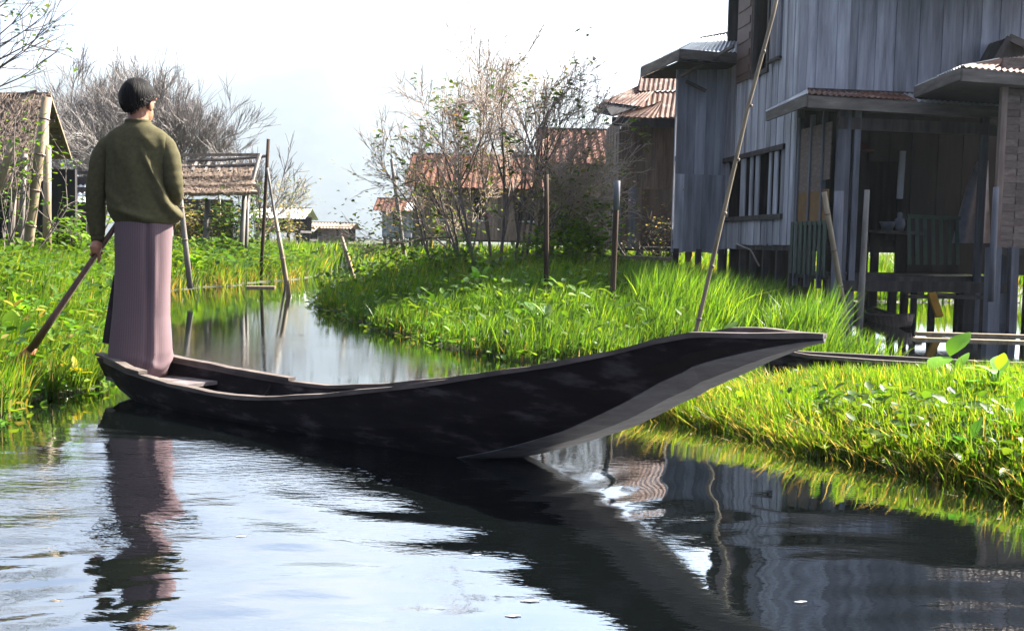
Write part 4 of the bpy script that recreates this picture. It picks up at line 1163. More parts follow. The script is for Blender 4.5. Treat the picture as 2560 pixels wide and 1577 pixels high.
roof_sheets(rf, [lb, c_, rdg, rdg + vS * .02], [M['tin']], seed=12)
def fascia(parent, p, q, h=.13, t=.03, mat=None):
    d = (q - p); dn = Vector((d.x, d.y, 0)).normalized(); nn = Vector((dn.y, -dn.x, 0))
    return piece('fascia', mat or M['fascia'], parent, (p + q) / 2 - UP * (h / 2 + .012), d, nn * t, UP * h)
fascia(an, lb, c_, .15); fascia(an, c_, fr, .15)
slab_part('soffit', M['painted_shade'], an, [lb - UP * .17 + uF * .02, c_ - UP * .17 + vS * .03, fr - UP * .17, fr - UP * .17 + vS * 1.5], .02)
beam('brace', M['plank_dark'], an, at(1715, 203, 16.8), at(1765, 228, 16.8), .03, .05)
beam('rafter', M['fascia'], an, at(1704, 190, 16.75), at(1834, 116, 16.1), .05, .045)

# ------------------------------------------------------------------ porch
pw = 1.25
P1 = A - vS * pw + uF * .02
PF = 2.42
FZ = .56
fl = MB().box(P1 + uF * PF / 2 + vS * pw / 2 + UP * (FZ - .02), uF * PF / 2, vS * (pw / 2 - .02), UP * .03).build('porch_floor', M['plank_dark'], house)
for k in range(6): piece('floor_plank', M['plank_dark'], fl, P1 + uF * PF / 2 + vS * (.12 + k * .2) + UP * (FZ + .022), uF * PF, vS * .185, UP * .02)
beam('floor_beam', M['plank_dark'], house, P1 + UP * (FZ - .11) - vS * .03, P1 + uF * PF + UP * (FZ - .11) - vS * .03, .05, .13)
beam('tie_beam', M['plank_dark'], house, P1 + UP * 2.42 + uF * .02, P1 + uF * PF + UP * 2.42, .09, .14)
for s, w in ((.10, .155), (.27, .075), (1.98, .08), (PF - .06, .10)):
    beam('porch_post', M['post_grey'], house, P1 + uF * s - UP * .3, P1 + uF * s + UP * 2.6, w, .08)
# open side: two posts, brown woven panels above, green slats below
pp = MB()
for s in (.15, .55, .95): pp.box(A - vS * s + nS * .0 + UP * 1.5, vS * .022, nS * .03, UP * 1.1)
pp.build('side_frame', M['post_grey'], house)
for k, (s0, s1) in enumerate(((.17, .53), (.57, .93), (.97, 1.16))):
    zmid = 1.62 if k < 2 else 1.75
    piece('side_panel', M['woven'], house, A - vS * (s0 + s1) / 2 + UP * (zmid + 2.45) / 2, vS * (s1 - s0), nS * .015, UP * (2.45 - zmid))
    piece('side_panel', M['panel_ochre'], house, A - vS * (s0 + s1) / 2 + UP * 1.42, vS * (s1 - s0), nS * .014, UP * .42)
rl = piece('side_rail', M['green_rail'], house, A - vS * .62 + nS * .02 + UP * 1.22, vS * 1.2, nS * .03, UP * .05)
for k in range(8): piece('rail_slat', M['green_rail'], rl, A - vS * (.08 + k * .155) + nS * .035 + UP * .90, vS * .085, nS * .016, UP * .68)
# porch roof, hipped: rusty sheets at the left, grey at the right
EL, ER, BL = at(2020, 234, 12.45), at(2545, 270, 12.92), at(1918, 277, 13.95)
WL, WR = A + uF * .12 - vS * .03 + UP * 3.0, A + uF * 2.75 - vS * .03 + UP * 3.02
prf = beam('porch_roof', M['plank_dark'], house, WL, WR, .04, .04)
roof_sheets(prf, [EL, ER, WR, WL], lambda i, n: M['rust'] if i < n * .5 else M['tin'], seed=21)
roof_sheets(prf, [BL, EL, WL, WL + vS * .01], [M['tin']], seed=22)
fascia(house, EL, ER, .14); fascia(house, BL, EL, .13)
slab_part('porch_ceiling', M['painted_shade'], house, [EL - UP * .15 + vS * .02 + uF * .03, ER - UP * .15 + vS * .02, A + uF * 2.75 + UP * 2.72 - vS * .04, A + uF * .05 + UP * 2.72 - vS * .04], -.02)
# inside the porch
beam('light_gap_strip', M['white_paint'], house, Vector(onwall(2249, 497, A - vS * .18, uF)), Vector(onwall(2257, 378, A - vS * .18, uF)), .07, .05)  # white strip in place of light showing through a gap at the back
beam('bench', M['plank_dark'], house, Vector(onwall(2170, 578, A - vS * .35, uF)), Vector(onwall(2300, 584, A - vS * .35, uF)), .3, .04)
for px in (2180, 2290): beam('bench_leg', M['plank_dark'], house, Vector(onwall(px, 580, A - vS * .35, uF)), Vector(onwall(px, 640, A - vS * .35, uF)), .04, .04)
gr = beam('front_rail', M['green_rail'], house, Vector(onwall(2268, 540, P1 + vS * .12, uF)), Vector(onwall(2400, 546, P1 + vS * .12, uF)), .03, .045)
for k in range(7): beam('rail_slat', M['green_rail'], gr, Vector(onwall(2272 + k * 20, 542, P1 + vS * .12, uF)), Vector(onwall(2274 + k * 20, 662, P1 + vS * .12, uF)), .045, .015)
beam('step', M['plank_dark'], house, P1 - vS * .25 + uF * .9 + UP * .34, P1 - vS * .25 + uF * 2.0 + UP * .34, .2, .04)
# stilts, ground logs and braces under the porch
for px, Y, w in ((2082, 12.7, .13), (2105, 13.0, .10), (2176, 13.2, .08), (2230, 13.3, .09), (2262, 13.5, .07), (2285, 13.0, .06), (2330, 13.3, .07), (2418, 13.1, .14), (2452, 13.6, .09), (2398, 13.8, .06)):
    b = at(px, 740, Y); beam('stilt', M['plank_dark'], house, Vector((b.x, Y, -.35)), Vector((b.x, Y, FZ - .04)), w, w)
# things kept on the porch
def lathe(name, mat, parent, c, prof, n=18, smooth=True):
    return MB().rings([[Vector(c) + Vector((r_ * math.cos(q), r_ * math.sin(q), z)) for q in (2 * math.pi * j / n for j in range(n))] for r_, z in prof]).build(name, mat, parent, smooth)
for px, py, lab in ((2218, 560, 'white basin on the porch bench, the lower left of two'), (2248, 546, 'white basin stacked with pots on the porch bench, under the pale strip')):
    c = Vector(onwall(px, 576, A - vS * .33, uF))
    tag(lathe('basin', M['cloth_grey'], None, c, [(.01, 0), (.07, 0), (.10, .10), (.105, .115), (.095, .115), (.065, .012), (.01, .012)] if px < 2230 else [(.01, 0), (.055, .0), (.075, .08), (.06, .15), (.03, .17), (.035, .22), (.02, .24)]), lab, 'basin')
# hanging grey cloth at the right of the porch
rr = []
cl = MB()
for i in range(9):
    f = i / 8
    row = []
    for j in range(15):
        g = j / 14
        px = (2446 - 62 * f ** .7) * (1 - g) + (2474 + 3 * f) * g
        q = Vector(onwall(px, 402 + f * 206, A - vS * .55, uF)) + vS * (.03 * math.sin(g * 14 + f * 1.5))
        row.append(q)
    rr.append(row)
vs = [p for row in rr for p in row]; vs += [p + vS * .01 for p in vs]
fs = []
for i in range(8):
    for j in range(14):
        a = i * 15 + j; fs += [(a, a + 1, a + 16, a + 15), (a + 135, a + 150, a + 151, a + 136)]
tag(cl.add(vs, fs).build('curtain', M['cloth_grey'], None, True), 'grey blue cloth hanging at the right end of the porch', 'curtain')
q = Vector(onwall(2150, 372, A - vS * .12, uF))
tag(lathe('straw_hat', M['red_tin'], None, q, [(.01, .1), (.06, .09), (.10, .02), (.19, -.02), (.19, -.03), (.09, .0), (.01, .02)]), 'dark red hat hung on the dim inner wall of the porch', 'hat')
# ochre cloth over a stilt
c0 = [at(2318, 735, 12.55), at(2336, 732, 12.55), at(2356, 792, 12.45), at(2338, 794, 12.45)]
tag(MB().slab(c0, .05).build('cloth', M['cloth_yellow'], None), 'ochre yellow cloth draped by the stilts under the porch', 'cloth')
c0 = [at(2513, 655, 15.0), at(2526, 652, 15.0), at(2526, 700, 15.0), at(2512, 700, 15.0)]
tag(MB().slab(c0, .05).build('cloth', M['cloth_red'], None), 'pink red cloth hanging behind the stilts at the right edge', 'cloth')
for k, (x0, y0, x1, y1, Y, w, lab) in enumerate(((2120, 712, 2330, 722, 14.6, .10, 'long timber lying behind the porch stilts, left half'), (2340, 736, 2400, 740, 14.2, .09, 'short sunlit timber end between the two right stilts'),
        (2425, 698, 2478, 742, 13.9, .06, 'slanting timber brace propped behind the right stilts'), (2275, 731, 2308, 732, 13.8, .08, 'short pale board end under the porch middle'))):
    tag(beam('timber', M['wood_brown'], None, at(x0, y0, Y), at(x1, y1, Y), w, w * .6), lab, 'timber', 'timbers lying under the porch')

# ------------------------------------------------------------------ the woven house at the right edge
wh = thing('woven_house', 'brown woven mat house with tin awning at the right edge', 'house', at(2560, 800, 12.4))
PW = Vector((at(2488, 500, 12.0).x, 12.0, 0))
uW = Vector((math.cos(math.radians(5)), math.sin(math.radians(5)), 0))
zb = at(2500, 618, 12.0).z
ww_ = MB(); ww_.box(PW + uW * 1.1 + UP * (zb + 3.1) / 2, uW * 1.1, vS * .02, UP * (3.1 - zb) / 2)
vW = Vector((.44, .9, 0)).normalized()
ww_.box(PW + vW * .9 + uW * .02 + UP * (zb + 3.1) / 2, uW * .02, vW * .9, UP * (3.1 - zb) / 2)
ww_.box(PW + vW * 1.8 + uW * 1.1 + UP * (zb + 3.1) / 2, uW * 1.1, vS * .02, UP * (3.1 - zb) / 2)
wwall = ww_.build('woven_wall', M['woven'], wh)
r = random.Random(8)
zz = zb
k = 0
while zz < 2.95:                              # plaited strips, over and under
    h = .082
    for j in range(10):
        piece('strip', M['woven'], wwall, PW + uW * (.11 + j * .22) - vS * (.024 + .008 * ((j + k) % 2)) + UP * (zz + h / 2), uW * .215, vS * .012, UP * h * .93)
    zz += h; k += 1
beam('corner_post', M['wood_brown'], wh, PW - UP * .3 - vS * .06, PW + UP * 3.0 - vS * .06, .07, .07)
MB().box(PW + uW * 1.1 + vW * .9 + UP * (zb - .05), uW * 1.1, vW * .9, UP * .04).build('floor', M['plank_dark'], wh)
for px, py, w in ((2484, 800, .13), (2535, 812, .085), (2600, 820, .1)):
    b = at(px, py, 11.8); beam('stilt', M['post_grey'], wh, Vector((b.x, 11.85, -.35)), Vector((at(px + 6, 600, 11.8).x, 11.85, zb)), w, w)
C1, LBk, FR = at(2405, 166, 11.7), at(2288, 216, 13.1), at(2700, 196, 11.9)
R1, R2 = at(2500, 148, 12.9), at(2720, 124, 13.1)
wr = beam('awning', M['plank_dark'], wh, R1, R2, .04, .04)
roof_sheets(wr, [C1, FR, R2, R1], [M['rust'], M['tin']], seed=31)
roof_sheets(wr, [LBk, C1, R1, R1 + vS * .01], [M['tin']], seed=32)
fascia(wh, C1, FR, .13); fascia(wh, LBk, C1, .13)
slab_part('soffit', M['painted_shade'], wh, [LBk - UP * .15, C1 - UP * .15, FR - UP * .15, FR - UP * .15 + vS * 1.5], -.02)
gb = thing('roof_gable', 'small rusty gable roof peeping above the tin awning at the right edge', 'roof', at(2540, 180, 14.2))
ap, l_, r_ = at(2519, 95, 14.0), at(2484, 152, 14.0), at(2640, 150, 14.0)
b_ = vS * 1.2
slab_part('roof_slope', M['plank_dark'], gb, [l_, ap, ap + b_, l_ + b_], .03)
roof_sheets(gb, [r_, r_ + b_, ap + b_ * 1.0, ap], [M['rust']], seed=33, name='roof_slope')
beam('barge_board', M['fascia'], gb, ap - vS * .04, r_ - vS * .04, .03, .09); beam('barge_board', M['plank_dark'], gb, ap - vS * .04, l_ - vS * .04, .03, .07)
MB().add([ap + vS * .1, r_ + vS * .1 - UP * .0, l_ + vS * .1, ap + vS * .14, r_ + vS * .14, l_ + vS * .14], [(0, 2, 1), (3, 4, 5), (0, 1, 4, 3), (1, 2, 5, 4), (2, 0, 3, 5)]).build('gable_wall', M['plank_dark'], gb)
beam('gable_post', M['plank_dark'], gb, Vector((at(2600, 200, 14.3).x, 14.3, 0)), at(2600, 140, 14.3), .1, .1)
# ------------------------------------------------------------------ houses farther back
# rust roofed house beside the annex
rh = thing('rust_roofed_house', 'brown house with rusty patched tin roof and dark doorway beside the grey annex', 'house', at(1620, 640, 20.0))
Yr = 20.0
PR = Vector((at(1548, 500, Yr).x, Yr, 0)); uR = Vector((1, .03, 0)).normalized(); WRm = at(1740, 500, Yr).x - PR.x
zt = at(1600, 285, Yr).z; zb = at(1600, 622, Yr).z
d0 = sz(1598, 500, PR, uR)[0]; d1 = sz(1672, 500, PR, uR)[0]; dz = sz(1600, 470, PR, uR)[1]
w0 = sz(1556, 500, PR, uR)[0]; w1 = sz(1568, 500, PR, uR)[0]
rw = MB()
rw.box(PR + uR * WRm / 2 + vS * .07 + UP * (zt - .1), uR * WRm / 2, vS * .04, UP * .05)
rw = rw.build('wall', M['plank_dark'], rh)
piece('rail', M['plank_dark'], rw, PR + uR * WRm / 2 + vS * .07 + UP * (zb + .1), uR * WRm, vS * .08, UP * .1)
boards(M['wood_brown'], rw, PR, uR, 0, WRm, zb, zt, .21, 41, holes=[(d0, d1, zb - .1, dz), (w0, w1, zb + .55, dz)])
PRb = PR + Vector((0, 3, 0))
boards(M['wood_brown'], rw, PRb, Vector((0, -1, 0)), 0, 3.0, zb, zt, .3, 42)
MB().box(PRb + uR * WRm / 2 + UP * (zb + zt) / 2, uR * WRm / 2, vS * .03, UP * (zt - zb) / 2).build('back_wall', M['plank_dark'], rh)
MB().box(PR + uR * WRm / 2 + Vector((0, 1.5, zb)), uR * WRm / 2, Vector((0, 1.5, 0)), UP * .04).build('floor', M['plank_dark'], rh)
piece('door_jamb', M['post_grey'], rh, PR + uR * (d0 - .13) - vS * .04 + UP * (zb + dz) / 2, uR * .17, vS * .04, UP * (dz - zb))
piece('door_jamb', M['post_grey'], rh, PR + uR * (w0 - .06) - vS * .04 + UP * (zb + dz) / 2, uR * .07, vS * .04, UP * (dz - zb))
for s in np.linspace(.1, WRm - .1, 5): beam('stilt', M['plank_dark'], rh, PR + uR * float(s) - UP * .2, PR + uR * float(s) + UP * zb, .12, .12)
EVL, EVR = at(1585, 292, 19.4), at(1760, 296, 19.4)
UPL, UPR = at(1604, 172, 21.6), at(1780, 165, 21.6)
rr = beam('roof', M['plank_dark'], rh, UPL, UPR, .06, .06)
mid_l, mid_r = EVL.lerp(UPL, .52), EVR.lerp(UPR, .52)
roof_sheets(rr, [EVL, EVR, mid_r - UP * .02, mid_l - UP * .02], [M['rust']], wave=.10, seed=43, sheet=.62)
roof_sheets(rr, [mid_l - (UPL - mid_l).normalized() * .06 + UP * .02, mid_r - (UPL - mid_l).normalized() * .06 + UP * .02, UPR, UPL], [M['rust']], wave=.10, seed=44, sheet=.62)
roof_sheets(rr, [at(1508, 253, 20.3), at(1602, 266, 19.6), at(1640, 222, 20.6), at(1598, 214, 21.0)], [M['rust']], wave=.10, seed=45, sheet=.7)
roof_sheets(rr, [at(1530, 288, 19.35), at(1640, 294, 19.35), at(1660, 248, 19.95), at(1636, 262, 19.7)], [M['rust']], wave=.10, seed=46, sheet=.7)
MB().add([at(1604, 178, 21.55), at(1592, 222, 21.2), at(1612, 222, 21.1), at(1604, 178, 21.6), at(1592, 222, 21.3), at(1612, 222, 21.2)], [(0, 1, 2), (5, 4, 3), (0, 3, 4, 1), (1, 4, 5, 2), (2, 5, 3, 0)]).build('gable', M['plank_dark'], rh)
MB().slab([at(1482, 280, 20.6), at(1508, 256, 20.4), at(1600, 268, 19.75), at(1532, 292, 19.5)], .03).build('soffit', M['painted_shade'], rh)
fascia(rh, at(1530, 290, 19.33), at(1720, 298, 19.33), .16, mat=M['plank_dark'])
tag(beam('walkway', M['wood_brown'], None, at(1500, 640, 17.6), at(1690, 648, 17.2), .5, .05), 'low plank walkway in the grass before the dark doorway', 'walkway')

def far_house(label, x0, x1, ytop_l, ytop_r, yeave, ybase, Y, depth, wallmat, roofmat, seed, over=.3, blue=None, name='stilt_house', nwin=3):
    """a far house: gable roof with its long side to us"""
    P = at(x0, 500, Y); P.z = 0; wid = at(x1, 500, Y).x - P.x; u = Vector((1, 0, 0)); v = Vector((0, 1, 0))
    ze = at((x0 + x1) / 2, yeave, Y).z; zb = max(.3, at((x0 + x1) / 2, ybase, Y).z); zr = at((x0 + x1) / 2, (ytop_l + ytop_r) / 2, Y + depth / 2).z
    t = thing(name, label, 'house', P + u * wid / 2 + UP * .1, 'houses behind the flowering bush')
    w = MB(); w.box(P + u * wid / 2 + v * (depth - .05) + UP * (ze + zb) / 2, u * wid / 2, v * .05, UP * (ze - zb) / 2)
    w.box(P + u * wid / 2 + v * depth / 2 + UP * zb, u * wid / 2, v * depth / 2, UP * .06)
    w = w.build('wall', M['plank_dark'], t)
    hl = [(wid * (i + .35) / nwin, wid * (i + .65) / nwin, zb + (ze - zb) * .35, zb + (ze - zb) * .8) for i in range(nwin)]
    boards(wallmat, w, P, u, 0, wid, zb, ze, wid / 16, seed, holes=hl)
    boards(wallmat, w, P + v * depth, -v, 0, depth, zb, ze, depth / 6, seed + 1)
    for h in hl:
        piece('window', M['plank_grey'], t, P + u * (h[0] + h[1]) / 2 - v * .02 + UP * h[2], u * (h[1] - h[0] + .1), v * .08, UP * .06)
    rf = beam('roof', M['plank_dark'], t, P - u * over + v * depth / 2 + UP * zr, P + u * (wid + over) + v * depth / 2 + UP * zr, .08, .08)
    e = .45
    roof_sheets(rf, [P - u * over - v * e + UP * (ze - .12), P + u * (wid + over) - v * e + UP * (ze - .12), P + u * (wid + over) + v * depth / 2 + UP * zr, P - u * over + v * depth / 2 + UP * zr], [roofmat], wave=.2, amp=.02, sheet=1.0, seed=seed)
    roof_sheets(rf, [P + u * (wid + over) + v * (depth + e) + UP * (ze - .12), P - u * over + v * (depth + e) + UP * (ze - .12), P - u * over + v * depth / 2 + UP * zr, P + u * (wid + over) + v * depth / 2 + UP * zr], [roofmat], wave=.2, amp=.02, sheet=1.4, seed=seed + 2)
    for s in np.linspace(.1, wid - .1, 5): beam('stilt', M['plank_dark'], t, P + u * float(s), P + u * float(s) + UP * zb, .14, .14)
    if blue: piece('railing', M['cloth_grey'], t, P + u * wid / 2 - v * .3 + UP * (zb + .25), u * wid * .96, v * .04, UP * .10)
    return t
far_house('long far house with plain rust red roof behind the bush, left of centre', 1035, 1372, 388, 388, 462, 600, 34, 4.5, M['wood_brown'], M['rust_far'], 61)
far_house('rust roofed house between the long house and the patched roof house', 1372, 1552, 325, 325, 400, 610, 27, 4.0, M['wood_brown'], M['rust_far'], 63, nwin=2)
far_house('small far hut with orange rust roof at the left end of the houses', 958, 1032, 497, 497, 522, 592, 50, 2.5, M['plank_grey'], M['rust_far'], 65, blue=True, nwin=1, over=.45)
far_house('bluish far house wall at the left foot of the long rust roof', 1030, 1085, 505, 505, 520, 596, 44, 2.5, M['plank_grey'], M['tin'], 67, nwin=1, blue=True)
far_house('far grey hut low on the horizon at the end of the canal', 775, 872, 557, 557, 566, 606, 66, 3.0, M['wood_brown'], M['thatch'], 69, name='far_hut', nwin=2)
far_house('far low brown hut left of the grey one at the canal end', 738, 776, 566, 566, 574, 600, 62, 2.5, M['plank_dark'], M['thatch'], 71, name='far_hut', nwin=1)
far_house('far hut with bright white roof behind the leaning left pole', 640, 752, 520, 520, 540, 578, 54, 3.0, M['plank_dark'], M['white_paint'], 73, name='far_hut', nwin=2)

# ------------------------------------------------------------------ left side: thatched hut, shed, pavilion
th = thing('thatched_hut', 'thatched hut on poles with open gable at the left edge', 'hut', at(40, 600, 14.5))
RDl, RDr = at(-160, 238, 15.4), at(121, 240, 15.4)
EVl, EVr = at(-170, 470, 14.2), at(92, 470, 14.2)
BKl, BKr = at(-120, 395, 16.7), at(172, 393, 16.7)
rf = beam('roof', M['wood_brown'], th, RDl, at(124, 236, 15.4), .05, .05)
def thatch_rows(parent, eL, eR, rR, rL, n, seed, t=.05, pieces=9, name='thatch_bundle', mat=None):
    r = random.Random(seed)
    for i in range(n):
        for j in range(pieces):
            a, b = j / pieces, (j + 1) / pieces + .02
            u0, u1 = max(0, i / n - .05), (i + 1) / n
            l0, l1 = eL.lerp(rL, u0), eR.lerp(rR, u0); m0, m1 = eL.lerp(rL, u1), eR.lerp(rR, u1)
            nn = (l1 - l0).cross(m0 - l0).normalized()
            if nn.z < 0: nn = -nn
            up = nn * (.05 + r.uniform(-.015, .025))
            dn = (l0 - m0).normalized() * r.uniform(0, .07)
            dn2 = (l0 - m0).normalized() * r.uniform(0, .07)
            q = [l0.lerp(l1, a) + dn + up, l0.lerp(l1, b) + dn2 + up, m0.lerp(m1, b) + nn * .01, m0.lerp(m1, a) + nn * .01]
            MB().slab(q, t).build(name, mat or M['thatch'], parent)
thatch_rows(rf, EVl, EVr, RDr, RDl, 11, 81, pieces=13)
thatch_rows(rf, BKr, BKl, RDl, RDr, 6, 82, pieces=7)
def straw(parent, eL, eR, rR, rL, n_, seed, L=.16):
    """loose ends of straw fraying out of the thatch"""
    q = np.random.RandomState(seed); a, b = q.uniform(0, 1, n_), q.uniform(-.03, 1, n_)
    E0, E1, R1, R0 = (np.array(v) for v in (eL, eR, rR, rL))
    lo = E0 + (E1 - E0) * a[:, None]; hi = R0 + (R1 - R0) * a[:, None]
    P = lo + (hi - lo) * b[:, None]; dn = (lo - hi) / np.linalg.norm(lo - hi, axis=1)[:, None]
    nn = np.cross(E1 - E0, R0 - E0); nn /= np.linalg.norm(nn); nn = nn if nn[2] > 0 else -nn
    al = (E1 - E0) / np.linalg.norm(E1 - E0)
    P = P + nn * q.uniform(.05, .10, n_)[:, None]
    tip = P + (dn + q.normal(0, .28, (n_, 1)) * al + nn * q.uniform(-.05, .22, (n_, 1))) * (L * q.uniform(.5, 1.4, (n_, 1)))
    w = al * (.007 + .006 * q.rand(n_, 1))
    V = np.stack([P - w, P + w, tip], 1).reshape(-1, 3)
    o = np_mesh('straw', V, np.arange(n_ * 3).reshape(-1, 3), M['thatch'], parent=parent); o['kind'] = 'stuff'
straw(rf, EVl, EVr, RDr, RDl, 2600, 83)
beam('barge_pole', M['bamboo'], th, at(123, 236, 15.35), BKr + Vector((.03, 0, -.03)), .045, .045)
for f in (.3, .55, .8): beam('purlin', M['bamboo'], th, RDl.lerp(BKl, f) - UP * .08, RDr.lerp(BKr, f) - UP * .08, .035, .035)
beam('ridge_stick', M['bark'], th, at(10, 246, 15.3), at(93, 227, 15.3), .03, .03)
MB().slab([at(80, 300, 15.0), at(118, 250, 15.35), at(118, 440, 15.3), at(78, 470, 14.9)], .03).build('gable_mat', M['woven'], th)
MB().box(at(0, 520, 16.4), Vector((1.2, 0, 0)), Vector((0, .04, 0)), UP * .62).build('back_wall', M['painted_shade'], th)
for (x0, y0, x1, y1, Y, w, m_) in ((118, 365, 117, 612, 14.0, .105, 'bamboo'), (62, 385, 48, 590, 14.1, .075, 'bamboo_grey'), (48, 430, 42, 585, 14.3, .085, 'wood_brown'), (36, 455, 22, 590, 14.2, .085, 'bamboo_grey'), (70, 470, 62, 585, 15.6, .06, 'wood_brown'), (140, 420, 136, 600, 16.6, .06, 'wood_brown')):
    pb, pt_ = at(x1, y1, Y), at(x0, y0, Y); pb.z = max(.0, pb.z - .35)
    MB().tube([pb, pb.lerp(pt_, .5), pt_], [w * .55, w * .52, w * .48], 10).build('pole', M[m_], th, smooth=True)
for (x0, y0, x1, y1, Y) in ((0, 487, 66, 482, 14.0), (-10, 430, 68, 395, 14.05), (5, 475, 70, 405, 14.05)):
    MB().tube([at(x0, y0, Y), at(x1, y1, Y)], [.022, .02], 6).build('cross_pole', M['wood_brown'], th)
def pole(label, pts, Y, rad, mat, group=None, name='bamboo_pole', sink=.5, knots=0, z0=None):
    """a pole through photo points, top first; its foot goes into the ground"""
    P = [Vector(at(x, y, Yq)) for (x, y), Yq in zip(pts, Y if hasattr(Y, '__len__') else [Y] * len(pts))]
    d = (P[-1] - P[-2]).normalized()
    P.append(P[-1] + d * sink)
    base = P[-2].copy()
    n = len(P)
    if n == 3: P = [P[0], P[0].lerp(P[1], .33), P[0].lerp(P[1], .66), P[1], P[2]]
    rr = [rad[0] + (rad[1] - rad[0]) * i / (len(P) - 1) for i in range(len(P))]
    t = thing(name, label, 'pole', base, group)
    MB().tube(P, rr, 10).build('cane', M[mat], t, smooth=True)
    L = (P[0] - base).length
    for k in range(knots):
        f = (k + .6) / knots
        c = P[0].lerp(base, f); dd = (base - P[0]).normalized(); rk = (rad[0] + (rad[1] - rad[0]) * f)
        MB().tube([c - dd * .012, c, c + dd * .012], [rk * 1.02, rk * 1.16, rk * 1.02], 10).build('node', M['wood_brown'], t, smooth=True)
    return t
GP_ = 'poles stuck in the bank and water'
pole('pale leaning bamboo pole in front of the thatched hut', [(118, 243), (96, 400), (72, 600)], 13.4, (.062, .066), 'bamboo', GP_, knots=4)
pole('short slanting pole at the far left edge before the hut', [(30, 355), (0, 460)], 13.2, (.045, .045), 'bamboo', GP_, knots=1)
pole('pale leaning pole just right of the man standing in weeds', [(448, 470), (466, 632)], 14.5, (.035, .042), 'bamboo_grey', GP_, knots=2)
pole('pale yellow pole leaning in the water, left channel', [(688, 540), (706, 640), (722, 738)], 16.2, (.029, .043), 'bamboo', GP_, knots=3)
pole('thin dark upright pole rising behind the yellow leaning pole', [(671, 348), (655, 640)], 21.0, (.034, .04), 'post_brown', GP_)
pole('thin grey slanting pole crossing above the yellow leaning pole', [(668, 420), (690, 560)], 19.5, (.024, .024), 'bamboo_grey', GP_, sink=1.6)
pole('short brown stake leaning over the tip of the middle bank', [(853, 590), (890, 716)], 16.6, (.03, .042), 'bamboo', GP_, knots=2)
pole('tall grey pole left of the flowering bush', [(979, 398), (1012, 648)], 20.5, (.036, .048), 'bamboo_grey', GP_, knots=3)
pole('dark upright brown post in front of the flowering bush', [(1366, 436), (1366, 722)], 10.9, (.025, .028), 'post_brown', GP_, 'wooden_post')
pt = pole('brown post with weathered grey top left of the tall bamboo', [(1543, 455), (1537, 600), (1531, 752)], 10.0, (.027, .028), 'post_brown', GP_, 'wooden_post')
MB().tube([at(1543.4, 452, 10.0), at(1542.2, 480, 10.0), at(1540.3, 525, 10.0)], [.029, .030, .0285], 10).build('weathered_top', M['post_grey'], pt, smooth=True)
pole('very tall pale bamboo leaning right, rising out of the picture top', [(1962, -90), (1932, 40), (1872, 260), (1812, 520), (1735, 850)], (8.3, 8.3, 8.3, 8.3, 8.3), (.014, .019), 'bamboo', GP_, knots=7)
pole('pale sunlit pole leaning left in front of the porch', [(2060, 480), (2084, 620), (2106, 752)], 11.2, (.028, .034), 'bamboo', GP_, knots=3)
pole('short grey pole standing before the porch corner post', [(2098, 478), (2090, 700)], 12.0, (.055, .06), 'post_grey', GP_, 'wooden_post')
pole('grey pole standing in front of the dark porch opening', [(2168, 475), (2152, 760)], 12.0, (.032, .040), 'bamboo_grey', GP_)
pole('grey pole leaning on the woven house corner', [(2490, 468), (2482, 640)], 11.4, (.030, .036), 'post_grey', GP_)

sd = thing('tin_shed', 'low dark shed with grey corrugated roof behind the man', 'shed', at(160, 600, 19.5))
r1, r2 = at(70, 432, 20.2), at(232, 432, 20.2); e1_, e2_ = at(70, 468, 19.2), at(190, 470, 19.2)
sr = beam('roof', M['plank_dark'], sd, r1, r2, .06, .06)
roof_sheets(sr, [e1_, at(184, 468, 19.2), at(184, 434, 20.2), r1], [M['tin']], wave=.10, seed=91)
roof_sheets(sr, [at(180, 505, 18.9), at(222, 505, 18.9), at(228, 450, 20.0), at(186, 452, 20.0)], [M['tin']], wave=.10, amp=.014, seed=92)
ww_ = MB().box(at(145, 540, 19.8), Vector((.75, 0, 0)), Vector((0, .04, 0)), UP * .75).build('wall', M['plank_dark'], sd)
cwl = at(95, 530, 19.4); cwl.z = 0
boards(M['plank_dark'], ww_, cwl, Vector((1, 0, 0)), 0, .9, .3, 1.75, .16, 93)
beam('prop', M['wood_brown'], sd, at(160, 510, 19.0), at(200, 545, 19.0), .07, .05)
for px in (80, 150, 225): beam('post', M['wood_brown'], sd, Vector((at(px, 500, 19.3).x, 19.3, 0)), Vector((at(px, 500, 19.3).x, 19.3, 1.9)), .09, .09)

pv = thing('ruined_pavilion', 'ruined open pavilion with ragged thatch and bare rafters right of the man', 'hut', at(560, 600, 23.5))
Y0, Y1 = 22.8, 24.4
pr = beam('roof', M['wood_brown'], pv, at(420, 388, Y1), at(652, 387, Y1), .06, .06)
MB().tube([at(470, 402, 23.9), at(560, 400, 23.9), at(668, 391, 23.9)], .035, 6).build('ridge_pole', M['bark'], pv)
MB().tube([at(430, 420, 23.6), at(640, 412, 23.6)], .04, 6).build('ridge_pole', M['bark'], pv)
for x in (485, 517, 549, 580): beam('rafter', M['bamboo_grey'], pv, at(x + 10, 400, 24.0), at(x - 4, 428, 23.4), .05, .05)
for k, (ya, yb, Ya, Yb) in enumerate(((446, 418, 23.3, 23.8), (469, 444, 22.9, 23.5), (488, 467, 22.5, 23.1))):
    thatch_rows(pr, at(410, ya, Ya), at(632 + 4 * k, ya - 3, Ya), at(636 - k * 5, yb, Yb), at(410, yb + 2, Yb), 2, 95 + k, t=.07, pieces=14)
    straw(pr, at(410, ya, Ya), at(632 + 4 * k, ya - 3, Ya), at(636 - k * 5, yb, Yb), at(410, yb + 2, Yb), 900, 195 + k, .22)
